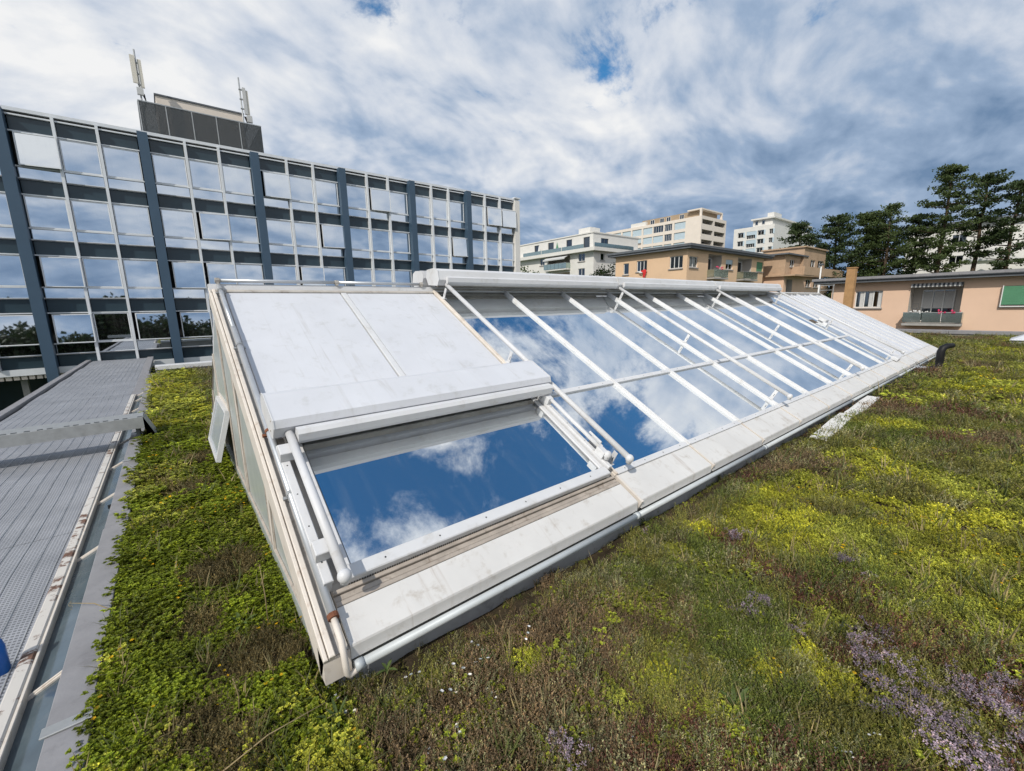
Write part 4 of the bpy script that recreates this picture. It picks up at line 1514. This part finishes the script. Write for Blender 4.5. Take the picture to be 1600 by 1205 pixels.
# ------------------------------------------------------------------ trees
def leafquads(mb, c, n, spread, size, flat=0.7, up=0.5):
    for _ in range(n):
        d = Vector((random.gauss(0, 1), random.gauss(0, 1), random.gauss(0, 1))).normalized()*(1.75*random.random()**0.45)
        d.z *= flat
        p = Vector(c)+d*spread*0.5
        a = Vector((random.gauss(0, 1), random.gauss(0, 1), random.gauss(0, 0.6)+up)).normalized()
        b2_ = a.cross(Vector((random.gauss(0, 1), random.gauss(0, 1), random.gauss(0, 1)))).normalized()
        L, w_ = size*random.uniform(0.6, 1.3), size*random.uniform(0.25, 0.5)
        mb.add([tuple(p-b2_*w_*0.5), tuple(p+a*L*0.5-b2_*w_), tuple(p+a*L), tuple(p+a*L*0.5+b2_*w_)], [(0, 1, 2, 3)])


def pine(loc, h, crown_w, base_frac, label, seed, mname='pine', lean=0.0, dense=1.0):
    random.seed(seed)
    t_ = thing('pine_tree', label, 'tree', 'pines behind the peach house', loc)
    pts = [(lean*h*(i/8)**1.5+random.uniform(-0.06, 0.06)*h*0.1, random.uniform(-0.06, 0.06)*h*0.1, h*0.97*i/8) for i in range(9)]
    rad = [0.016*h*(1-0.8*i/8)+0.02 for i in range(9)]
    MB().tube(pts, rad, 7).build('trunk', 'bark', t_, True)
    br, cr = MB(), MB()
    nb = int(30*dense)
    for i in range(nb):
        f_ = base_frac+(1-base_frac)*(i+random.random())/nb
        z = h*f_
        an = i*2.4+random.uniform(-0.6, 0.6)
        rel = (f_-base_frac)/(1-base_frac)
        prof_ = min(1.0, 0.55+rel*2.2)*(1-rel)**0.55*0.88+0.12
        L = crown_w*prof_*random.uniform(0.6, 1.25)
        k_ = min(7, int(f_*8))
        p0_ = Vector(pts[k_]).lerp(Vector(pts[k_+1]), min(1, f_*8-k_))
        p0_.z = min(z, h*0.97)
        tip = p0_+Vector((math.cos(an)*L, math.sin(an)*L, L*random.uniform(-0.05, 0.35)))
        midp = p0_.lerp(tip, 0.5)+Vector((0, 0, -0.06*L))
        br.tube([tuple(p0_), tuple(midp), tuple(tip)], [0.05+0.004*h*(1-f_), 0.035, 0.015], 4, False)
        for q in np.linspace(0.30, 1.0, 5):
            c = p0_.lerp(tip, q)+Vector((random.uniform(-1, 1), random.uniform(-1, 1), random.uniform(-0.2, 0.6)))*crown_w*0.13
            leafquads(cr, c, int(44*dense), crown_w*random.uniform(0.16, 0.27), 0.24, 0.45, 0.7)
    leafquads(cr, Vector(pts[8]), 90, crown_w*0.22, 0.24, 0.9, 1.0)
    br.build('limbs', 'bark', t_)
    cr.build('crown', mname, t_)


GZ = -4.6
pine((70, 22.6, GZ), 16.8, 3.7, 0.42, 'dark pine in front of the white block, left of the other pines', 1, 'pine_dark', dense=1.2)
pine((70.7, 18.6, GZ), 17.2, 4.0, 0.30, 'broad dense pine just behind the brown house tower', 2, 'pine_dark', dense=1.4)
pine((73.5, 16.2, GZ), 17.6, 3.8, 0.30, 'second dense pine behind the brown house, left of the forked one', 3, 'pine', dense=1.4)
pine((72, 13.6, GZ), 18.0, 3.6, 0.38, 'medium pine with open gaps above the brown chimney', 4, 'pine', lean=0.02)
pine((75, 11.4, GZ), 16.8, 3.2, 0.38, 'shorter dark pine just left of the tallest pine', 5, 'pine_dark', dense=1.1)
pine((72.1, 8.6, GZ), 21.2, 3.7, 0.42, 'tallest pine with pointed crown above the peach house', 6, 'pine', lean=-0.01, dense=1.2)
pine((75.4, 6.0, GZ), 20.4, 3.1, 0.55, 'tall bare stemmed pine right of the tallest one', 7, 'pine_dark', lean=0.02)
pine((74.3, 3.4, GZ), 18.8, 3.4, 0.50, 'leaning pine cut off by the right picture edge', 8, 'pine_dark', lean=-0.02)
pine((77, 14.8, GZ), 16.2, 3.4, 0.32, 'rear pine filling the gap above the grey roof', 9, 'pine_dark', dense=1.2)


def broad(loc, h, w, label, seed, mname, group=None, size=0.22, n=70):
    random.seed(seed)
    t_ = thing('broadleaf_tree', label, 'tree', group, loc)
    MB().tube([(0, 0, 0), (0.05, 0, h*0.4), (0, 0.1, h*0.8)], [0.03*h, 0.022*h, 0.008*h], 7).build('trunk', 'bark', t_, True)
    lb, cr = MB(), MB()
    for i in range(n):
        d = Vector((random.gauss(0, 1), random.gauss(0, 1), random.gauss(0, 1))).normalized()*random.uniform(0.55, 1.0)
        c = Vector((d.x*w, d.y*w, h*0.62+d.z*h*0.36))
        leafquads(cr, c, 46, w*0.34, size, 0.8, 0.2)
        if i % 5 == 0:
            lb.tube([(0.03, 0, h*0.38), tuple(c)], [0.012*h, 0.02], 4, False)
    lb.build('limbs', 'bark', t_)
    cr.build('crown', mname, t_)


broad((30.7, 35.2, GZ), 10.8, 2.3, 'light green tree top between the office end wall and white house', 21, 'broadleaf')
broad((37.1, 30.3, GZ), 11.2, 2.0, 'dark rounded tree at the corner of the beige house', 22, 'broadleaf_dark')
broad((33.5, 37.5, GZ), 9.4, 1.8, 'low green bush top in front of the white house', 23, 'broadleaf')
random.seed(5)
broad((-8.0, 19.5, GZ), 3.0, 1.2, 'low green shrub on the lawn beneath the office block', 29, 'broadleaf')
# trees behind the viewer, seen only mirrored in the lowest office windows
for i, (x, y_, h_, w_) in enumerate([(-11, -12, 7.3, 3.8), (-5.5, -15, 7.4, 4.2), (-16, -9, 7.3, 3.8), (0.8, -19, 7.5, 4.0)]):
    broad((x, y_, GZ), h_, w_, ['dark tree mirrored in the lowest office windows, beside the link', 'wide dark tree mirrored low in the office windows behind the viewer', 'dark tree mirrored in the leftmost low office window', 'dark tree mirrored in the office window next to the skylight'][i], 31+i, 'broadleaf_dark', 'trees mirrored in the office windows', 0.5, 220)
tl = thing('roof_hatch', 'white domed roof hatch at the far end of the planted roof', 'hatch', loc=(24.6, 0.2, 0))
MB().box(-0.7, 0.7, -0.9, 0.42, -0.1, 0.20).build('upstand', 'concrete', tl)
mb = MB()
mb.add([(-0.75, -0.95, 0.201), (0.75, -0.95, 0.201), (0.75, 0.47, 0.201), (-0.75, 0.47, 0.201), (-0.45, -0.65, 0.36), (0.45, -0.65, 0.36), (0.45, 0.17, 0.36), (-0.45, 0.17, 0.36)],
       [(3, 2, 1, 0), (4, 5, 6, 7), (0, 1, 5, 4), (1, 2, 6, 5), (2, 3, 7, 6), (3, 0, 4, 7)])
mb.build('dome', 'white_panel', tl)

# black vent bend on its silver pipe
vp = thing('vent_pipe', 'black bent vent pipe on a silver stub beside the far skylight', 'pipe')
MB().tube([(14.45, 1.93, 0.06), (14.35, 1.57, 0.06)], 0.055, 14).build('stub', 'galva', vp, True)
MB().tube([(14.352, 1.58, 0.06), (14.36, 1.52, 0.06)], 0.085, 14).build('socket', 'black_plastic', vp, True)
MB().tube([(14.36, 1.53, 0.06), (14.42, 1.49, 0.06), (14.52, 1.46, 0.08), (14.58, 1.45, 0.15), (14.58, 1.45, 0.25), (14.56, 1.45, 0.48), (14.58, 1.43, 0.56), (14.66, 1.37, 0.61), (14.78, 1.29, 0.62)], [0.065, 0.065, 0.068, 0.07, 0.078, 0.078, 0.074, 0.066, 0.062], 14).build('bend', 'black_plastic', vp, True)

# two pale boards lying in the planting
for (x0, x1, y0, y1, lab, rz) in ((6.15, 7.75, 1.52, 1.70, 'pale stone slab lying in the plants, nearer of two beside the sill', 0.05), (7.9, 9.5, 1.58, 1.74, 'pale stone slab lying in the plants, farther of two beside the sill', 0.03)):
    mb = MB()
    L = (x1-x0)/2
    pts = [(-L, -0.09), (-L*0.2, -0.10), (L*0.5, -0.085), (L, -0.09), (L, 0.09), (L*0.3, 0.10), (-L*0.6, 0.085), (-L, 0.09)]
    mb.prism_z(pts, 0.0, 0.02)
    o = mb.build('stone_slab', 'wall_white')
    o.location = ((x0+x1)/2, (y0+y1)/2, 0.05)
    o.rotation_euler = (0.01, -0.01, rz)
    tag(o, lab, 'slab', 'slabs in the planting')

# ------------------------------------------------------------------ planting on the roof
tcol = bpy.data.collections.new('plant_templates')


def template(i, mb):
    me = mb.mesh('sprig', 'veg')
    # every leaf has its own tone: most near the plant's colour, some pale, some dull
    at_ = me.attributes.new('tone', 'FLOAT_COLOR', 'CORNER')
    vals = []
    tone, seen = (1, 1, 1), None
    for pl in me.polygons:
        k0 = pl.vertices[0]
        if k0 != seen:
            seen = k0
            q = random.random()
            tone = (1.6, 1.5, 1.3) if q > 0.86 else (0.55, 0.62, 0.6) if q < 0.25 else tuple([random.uniform(0.75, 1.25)]*3)
        vals += [*tone, 1.0]*len(pl.vertices)
    at_.data.foreach_set('color', vals)
    o = bpy.data.objects.new('sprig_%02d' % i, me)
    tcol.objects.link(o)


def leaf(mb, p, d, L, w, droop=0.0, fold=0.25):
    d = Vector(d).normalized()
    side = d.cross(Vector((0, 0, 1)))
    if side.length < 1e-3:
        side = Vector((1, 0, 0))
    side.normalize()
    up = side.cross(d)
    p = Vector(p)
    m_ = p+d*L*0.55+up*L*0.06
    e = p+d*L-Vector((0, 0, droop*L))
    mb.add([tuple(p), tuple(m_+side*w*0.5+up*w*fold), tuple(e), tuple(m_-side*w*0.5+up*w*fold)], [(0, 1, 2), (0, 2, 3)])


def rdir(el0, el1):
    a = random.uniform(0, 2*math.pi)
    e = random.uniform(el0, el1)
    return (math.cos(a)*math.cos(e), math.sin(a)*math.cos(e), math.sin(e))


random.seed(99)
# 0,1 fine sedum mats
for t_ in range(2):
    mb = MB()
    for k in range(22):
        r_ = 0.034*math.sqrt(random.random())
        a = random.uniform(0, 6.28)
        x, y_, hh = r_*math.cos(a), r_*math.sin(a), random.uniform(0.012, 0.03)
        for j in range(9):
            z = hh*(0.45+0.55*j/9)
            leaf(mb, (x, y_, z), rdir(0.2, 1.1), random.uniform(0.006, 0.010), 0.0042)
    template(t_, mb)
# 2,3 broad sedum rosettes
for t_ in range(2, 4):
    mb = MB()
    for k in range(14):
        r_ = 0.044*math.sqrt(random.random())
        a = random.uniform(0, 6.28)
        x, y_, hh = r_*math.cos(a), r_*math.sin(a), random.uniform(0.02, 0.045)
        tilt = Vector((random.uniform(-.3, .3), random.uniform(-.3, .3), 0))
        for j in range(10):
            el = 0.1+0.9*j/10
            an = j*2.4
            d = Vector((math.cos(an)*math.cos(el), math.sin(an)*math.cos(el), math.sin(el)))+tilt*0.5
            leaf(mb, (x, y_, hh), d, random.uniform(0.009, 0.0125)*(1.1-0.04*j), 0.0080, 0.05, 0.12)
    template(t_, mb)
# 4,5 thyme: wiry stems with small leaves
for t_ in range(4, 6):
    mb = MB()
    for k in range(13):
        x, y_ = random.gauss(0, 0.018), random.gauss(0, 0.018)
        d = Vector(rdir(0.75, 1.5))
        hh = random.uniform(0.04, 0.085)
        p = Vector((x, y_, 0))
        tip = p+d*hh+Vector((random.gauss(0, .006), random.gauss(0, .006), 0))
        sd_ = d.cross(Vector((random.random(), random.random(), 0.3))).normalized()*0.0011
        mb.add([tuple(p-sd_), tuple(p+sd_), tuple(tip)], [(0, 1, 2)])
        for j in range(9):
            q = p.lerp(tip, 0.25+0.75*j/8)
            leaf(mb, q, Vector(rdir(0.0, 0.9))+d*0.5, random.uniform(0.006, 0.010), 0.0038)
    template(t_, mb)
# 6 grass tuft, 7 dry litter
mb = MB()
for k in range(9):
    d = Vector(rdir(0.7, 1.45))
    L = random.uniform(0.07, 0.15)
    p = Vector((random.gauss(0, .008), random.gauss(0, .008), 0))
    s_ = d.cross(Vector((0, 0, 1))).normalized()*0.0018
    m1 = p+d*L*0.5
    m2 = p+d*L*0.9+Vector((d.x, d.y, -0.6))*L*0.14
    mb.add([tuple(p-s_), tuple(p+s_), tuple(m1+s_*0.9), tuple(m1-s_*0.9), tuple(m2)], [(0, 1, 2, 3), (3, 2, 4)])
template(6, mb)
mb = MB()
for k in range(26):
    d = Vector(rdir(-0.1, 0.55))
    L = random.uniform(0.02, 0.06)
    p = Vector((random.gauss(0, .025), random.gauss(0, .025), random.uniform(0.004, 0.02)))
    s_ = d.cross(Vector((0, 0, 1))).normalized()*0.0012
    mb.add([tuple(p-s_), tuple(p+s_), tuple(p+d*L)], [(0, 1, 2)])
template(7, mb)
# 8 flower heads of thyme: small petals clustered on top of stems
mb = MB()
for k in range(10):
    x, y_ = random.gauss(0, 0.02), random.gauss(0, 0.02)
    hh = random.uniform(0.05, 0.085)
    for j in range(14):
        leaf(mb, (x+random.gauss(0, .004), y_+random.gauss(0, .004), hh+random.uniform(-0.012, 0.006)), rdir(-0.2, 1.2), 0.006, 0.005)
template(8, mb)
# 9 star flowers
mb = MB()
for k in range(3):
    x, y_, hh = random.gauss(0, 0.016), random.gauss(0, 0.016), random.uniform(0.045, 0.07)
    for j in range(6):
        an = j*math.pi/3
        leaf(mb, (x, y_, hh), (math.cos(an), math.sin(an), 0.35), 0.007, 0.0055)
template(9, mb)


def scatter_points():
    out = []
    r_ = np.random.default_rng(5)
    # ring zones: (distance0, distance1, per square metre, size)
    zones = [(0.0, 2.7, 1500, 1.05), (2.7, 4.6, 1000, 1.22), (4.6, 9.0, 380, 1.9), (9.0, 34.0, 90, 3.6)]
    for (d0, d1, dens, sc) in zones:
        x0, x1 = max(-0.485, -d1), min(28.68, d1)
        y0, y1 = max(-3.9, -d1), min(16.15, d1)
        n = int((x1-x0)*(y1-y0)*dens)
        x = r_.uniform(x0, x1, n)
        y_ = r_.uniform(y0, y1, n)
        d = np.hypot(x, y_)
        inside = (x > 0.40) & (x < XE+0.0) & (y_ > 1.92) & (y_ < 8.36)
        back = (y_ > 8.3) & (x > 3.5)            # hidden behind the skylight
        behind = (x*math.cos(yaw)+y_*math.sin(yaw)) < -0.6
        ok = (d >= d0) & (d < d1) & ~inside & ~behind & ~(back & (r_.random(n) < 0.9))
        out.append(np.stack([x[ok], y_[ok], np.full(ok.sum(), sc)], 1))
    return np.concatenate(out)


P = scatter_points()
px_, py_, psc = P[:, 0], P[:, 1], P[:, 2]
n = len(P)
r2 = np.random.default_rng(8)
u = r2.random(n)
nA = fbm(px_, py_, 0.9, 4)
nB = fbm(px_+20, py_-9, 1.7, 4)
nC = fbm(px_-13, py_+31, 0.55, 3)
nD = fbm(px_+3, py_+55, 3.1, 3)


def blob(cx, cy, r_, soft=0.35):
    d = np.hypot(px_-cx, py_-cy)/r_+(nD-0.5)*1.1
    return np.clip((1-d)/soft+0.5, 0, 1)


idx = np.zeros(n, int)
col = np.zeros((n, 3))
left = (px_ < 0.42) & (py_ > 1.2)
# --- species weights
yel = np.where(left, np.clip((nA-0.42)*5, 0, 1)*0.6+np.clip((py_-8)/2, 0, 1), 0)
front = ~left
bx = px_-3.25-(nB-0.5)*1.6-np.clip(0.2-py_, 0, 5)*(-0.25)
fy = np.clip(bx*3, 0, 1)*np.clip((nC-0.28)*7, 0.05, 1)*np.clip((nB-0.30)*7, 0.05, 1)
fy *= np.clip((1.62-py_+(nB-0.5)*0.8)*2.2, 0.08, 1)
for (cx, cy, r_) in ((2.65, 1.43, .16), (3.05, 1.45, .12), (2.18, .37, .11), (2.33, .54, .10), (1.15, 1.37, .10), (3.34, .73, .16), (3.6, 1.1, .45), (3.75, .45, .45), (3.3, -.05, .4), (2.0, 0.62, .07), (1.35, 0.98, .07), (2.9, 1.05, .1), (2.62, .5, .1), (1.62, .95, .06)):
    fy = np.maximum(fy, blob(cx, cy, r_)*0.95)
yel = np.where(front, fy, yel)
pur = np.zeros(n)
for (cx, cy, r_) in ((2.27, .23, .10), (2.19, -.01, .10), (2.58, -.13, .13), (2.38, .12, .07), (3.13, 1.19, .11), (2.38, .61, .07), (3.3, 1.0, .08)):
    pur = np.maximum(pur, blob(cx, cy, r_)*0.36)
pur = np.maximum(pur, np.where(front & (px_ < 3.5), np.clip((fbm(px_+77, py_, 2.6, 3)-0.68)*6, 0, 0.2), 0))
wht = np.zeros(n)
for (cx, cy, r_) in ((1.87, .32, .2), (1.54, .43, .14), (.48, 1.71, .14), (.85, 1.35, .3), (1.9, .05, .3), (1.2, .75, .25), (2.3, -.2, .25)):
    wht = np.maximum(wht, blob(cx, cy, r_)*0.018)
brn = np.clip((nA-0.50)*5, 0, 1)
for (cx, cy, r_) in ((.14, 2.33, .22), (.05, 3.3, .22), (-.14, 2.02, .16), (.27, 2.25, .12), (-.05, 2.75, .12), (0.0, 1.75, .2), (-.1, 5.2, .25), (0.1, 6.2, .2)):
    brn = np.maximum(brn, np.where(left, blob(cx, cy, r_), 0))
brn = np.where(left, np.where(brn > 0.75, brn, brn*0.35), brn)

u2, u3, u4 = r2.random(n), r2.random(n), r2.random(n)
two = (u4 > 0.5).astype(int)
C = lambda *a: np.array(a)
# defaults: front thyme in olive, left broad sedum in fresh green
olive = C(.225, .215, .055)[None]*(0.7+0.7*u2[:, None])
fresh = C(.210, .255, .020)[None]*(0.55+0.75*u2[:, None])
idx = np.where(left, 2+two, 4+two)
col = np.where(left[:, None], fresh, olive)
green_thyme = front & (nB > 0.52)
col = np.where(green_thyme[:, None], C(.155, .185, .040)[None]*(0.7+0.7*u2[:, None]), col)
isb = brn > 0.5+(u-0.5)*0.7
col = np.where((isb & front)[:, None], C(.235, .165, .095)[None]*(0.65+0.7*u2[:, None]), col)
col = np.where((isb & left)[:, None], C(.190, .150, .065)[None]*(0.65+0.7*u2[:, None]), col)
idx = np.where(isb & left, 4+two, idx)
redd = front & (fbm(px_-40, py_+12, 1.3, 3) > 0.64) & (u3 < 0.6)
col = np.where(redd[:, None], C(.180, .085, .060)[None]*(0.6+0.7*u2[:, None]), col)
sage = front & (r2.random(n) < 0.12+0.25*np.clip((nD-0.5)*4, 0, 1))
col = np.where(sage[:, None], C(.300, .285, .150)[None]*(0.5+0.9*u2[:, None]), col)
lime = front & (r2.random(n) < 0.06+0.22*np.clip((fbm(px_+61, py_+8, 4.0, 2)-0.52)*6, 0, 1))
col = np.where(lime[:, None], C(.300, .330, .040)[None]*(0.5+0.8*u2[:, None]), col)
idx = np.where(lime, np.where(u4 < .4, 2+two, two), idx)
isy = yel > 0.45+(u3-0.5)*0.45
ymix = np.clip((fbm(px_+9, py_+4, 2.2, 3)-0.35)*3, 0, 1)[:, None]
ycol = (C(.47, .46, .050)[None]*ymix+C(.37, .39, .070)[None]*(1-ymix))*(0.6+0.7*u2[:, None])
col = np.where(isy[:, None], ycol, col)
idx = np.where(isy, np.where(left, np.where(u4 < .5, 2+two, two), two), idx)
ispu = (u2 < pur) & ~isy
col = np.where(ispu[:, None], C(.40, .31, .37)[None]*(0.5+0.7*u3[:, None]), col)
idx = np.where(ispu, 8, idx)
isw = (u4 < wht)
col = np.where(isw[:, None], C(.75, .74, .75)[None], col)
idx = np.where(isw, 9, idx)
isyf = left & (u4 > 0.988)
isyf |= front & isy & (u4 > 0.992)
hot = np.hypot(px_-0.17, py_-4.35) < 0.28
isyf |= hot & (u4 > 0.82)
col = np.where(isyf[:, None], C(.62, .40, .01)[None], col)
idx = np.where(isyf, 9, idx)
isg = (r2.random(n) < np.where(front, 0.05, 0.06)) & ~isw & ~isyf
col = np.where(isg[:, None], np.where((u2 > 0.45)[:, None], C(.13, .15, .045)[None], C(.30, .24, .12)[None]), col)
idx = np.where(isg, 6, idx)
isl = (r2.random(n) < 0.10) & ~isw & ~isyf & ~isg
col = np.where(isl[:, None], C(.22, .16, .085)[None]*(0.5+0.8*u2[:, None]), col)
idx = np.where(isl, 7, idx)
# bare strip against the base wall
bare = front & (py_ > 1.70) & (px_ > 0.6) & (fbm(px_, py_, 2.0, 2) > 0.45)
scl = psc*r2.uniform(0.55, 1.35, n)*(0.8+0.5*fbm(px_+15, py_+41, 6.0, 2))
col = col*(0.58+0.95*fbm(px_-7, py_+19, 7.0, 2))[:, None]
scl = np.where(bare, scl*0.5, scl)
gone = front & (py_ > 1.66) & (px_ > 0.55) & (px_ < 18.3) & (r2.random(n) < 0.72)
scl = np.where(gone, 0.12, scl)
# mats lie lower far away, so that tufts widen more than they rise
zf = np.where(psc > 3, 0.55, np.where(psc > 1.5, 0.75, 1.0))
me = bpy.data.meshes.new('planting')
co = np.stack([px_, py_, height(px_, py_)-0.004], 1)
# tufts at the kerb spill over it a little
me.vertices.add(n)
me.vertices.foreach_set('co', co.astype(np.float32).ravel())
at = me.attributes.new('tint', 'FLOAT_COLOR', 'POINT')
at.data.foreach_set('color', np.concatenate([col, np.ones((n, 1))], 1).astype(np.float32).ravel())
at = me.attributes.new('which', 'INT', 'POINT')
at.data.foreach_set('value', idx.astype(np.int32))
at = me.attributes.new('turn', 'FLOAT_VECTOR', 'POINT')
rot = np.stack([r2.normal(0, .18, n), r2.normal(0, .18, n), r2.uniform(0, 6.283, n)], 1)
at.data.foreach_set('vector', rot.astype(np.float32).ravel())
at = me.attributes.new('size', 'FLOAT_VECTOR', 'POINT')
at.data.foreach_set('vector', np.stack([scl, scl, scl*zf], 1).astype(np.float32).ravel())
veg = put('sedum_planting', me)
tag(veg, 'mixed sedum and thyme carpet covering the flat roof', 'plants', kind='stuff')
ng = bpy.data.node_groups.new('scatter_plants', 'GeometryNodeTree')
ng.interface.new_socket('Geometry', in_out='INPUT', socket_type='NodeSocketGeometry')
ng.interface.new_socket('Geometry', in_out='OUTPUT', socket_type='NodeSocketGeometry')
N = ng.nodes
gi, go = N.new('NodeGroupInput'), N.new('NodeGroupOutput')
ci = N.new('GeometryNodeCollectionInfo')
ci.inputs['Collection'].default_value = tcol
ci.inputs['Separate Children'].default_value = True
ci.inputs['Reset Children'].default_value = True
ip = N.new('GeometryNodeInstanceOnPoints')
ip.inputs['Pick Instance'].default_value = True


def named(nm, dt):
    q = N.new('GeometryNodeInputNamedAttribute')
    q.data_type = dt
    q.inputs['Name'].default_value = nm
    return q.outputs['Attribute']


e2r = N.new('FunctionNodeEulerToRotation')
L_ = ng.links.new
L_(gi.outputs[0], ip.inputs['Points'])
L_(ci.outputs[0], ip.inputs['Instance'])
L_(named('which', 'INT'), ip.inputs['Instance Index'])
L_(named('turn', 'FLOAT_VECTOR'), e2r.inputs[0])
L_(e2r.outputs[0], ip.inputs['Rotation'])
L_(named('size', 'FLOAT_VECTOR'), ip.inputs['Scale'])
L_(ip.outputs[0], go.inputs[0])
md = veg.modifiers.new('scatter', 'NODES')
md.node_group = ng

# ------------------------------------------------------------------ single weeds that stand out of the carpet
def weed(loc, n_, L, w, label, mname, seed, el=(0.3, 1.2)):
    random.seed(seed)
    t_ = thing('weed', label, 'weed', 'weeds growing out of the roof planting', loc)
    for k_ in range(n_):
        an = k_*2*math.pi/n_+random.uniform(-.4, .4)
        e = random.uniform(*el)
        d = Vector((math.cos(an)*math.cos(e), math.sin(an)*math.cos(e), math.sin(e)))
        s_ = d.cross(Vector((0, 0, 1))).normalized()
        l = L*random.uniform(0.7, 1.2)
        v = []
        for j in range(7):
            q = j/6
            p = d*l*q+Vector((0, 0, -0.35*l*q*q))
            ww = w*math.sin(math.pi*min(1, 0.12+q*0.88))
            up_ = s_.cross(d)*ww*0.35
            v += [tuple(p+s_*ww+up_), tuple(p), tuple(p-s_*ww+up_)]
        f = []
        for j in range(6):
            f += [(j*3, j*3+1, j*3+4, j*3+3), (j*3+1, j*3+2, j*3+5, j*3+4)]
        MB().add(v, f).build('leaf', mname, t_, True)


weed((1.71, 0.62, 0.0), 8, 0.15, 0.010, 'pale broad bladed weed in front of the lilac thyme', 'weed_leaf', 1)
weed((0.35, 1.68, 0.0), 9, 0.14, 0.007, 'bladed green weed at the near corner of the skylight', 'grass_leaf', 2, (0.5, 1.3))
weed((0.10, 2.62, 0.0), 6, 0.14, 0.011, 'broad leaved weed among the brown thyme left of the skylight', 'weed_leaf', 3)
weed((1.45, 0.60, 0.0), 5, 0.11, 0.012, 'small flat leaved weed at the bottom of the picture', 'weed_leaf', 4, (0.1, 0.6))
weed((0.98, 1.50, 0.0), 12, 0.13, 0.004, 'grassy tuft below the wide sill of the near hatch', 'grass_leaf', 5, (0.6, 1.3))
weed((0.62, 1.80, 0.0), 6, 0.07, 0.008, 'tiny weed against the grey base wall near the corner', 'weed_leaf', 6, (0.4, 1.2))


def stalk(loc, pts, label, head=None):
    t_ = thing('dry_stalk', label, 'stalk', 'dry stalks in the roof planting', loc)
    MB().tube(pts, [0.0028]*(len(pts)-1)+[0.0012], 5).build('stem', 'straw', t_, True)
    mb = MB()
    tip = Vector(pts[-1])
    for _ in range(10):
        leaf(mb, tip+Vector((random.gauss(0, .006), random.gauss(0, .006), random.uniform(-0.05, 0))), rdir(0.2, 1.4), 0.012, 0.004)
    mb.build('seed_head', head or 'straw', t_)


stalk((0.22, 2.5, 0.0), [(0, 0, 0), (0.005, 0.01, 0.2), (0.0, 0.03, 0.38)], 'tall dry stalk beside the near skylight end')
stalk((0.02, 1.98, 0.0), [(0, 0, 0), (0.01, -0.02, 0.12), (0.0, -0.05, 0.24)], 'thin dark stalk below the near skylight corner')
stalk((-0.1, 1.72, 0.03), [(0, 0, 0), (0.2, 0.02, 0.04), (0.42, 0.0, 0.06)], 'fallen straw lying across the green sedum')
stalk((-0.45, 3.2, 0.02), [(0, 0, 0), (-0.1, 0.08, 0.06), (-0.22, 0.2, 0.05)], 'twig leaning out over the grey kerb flashing')
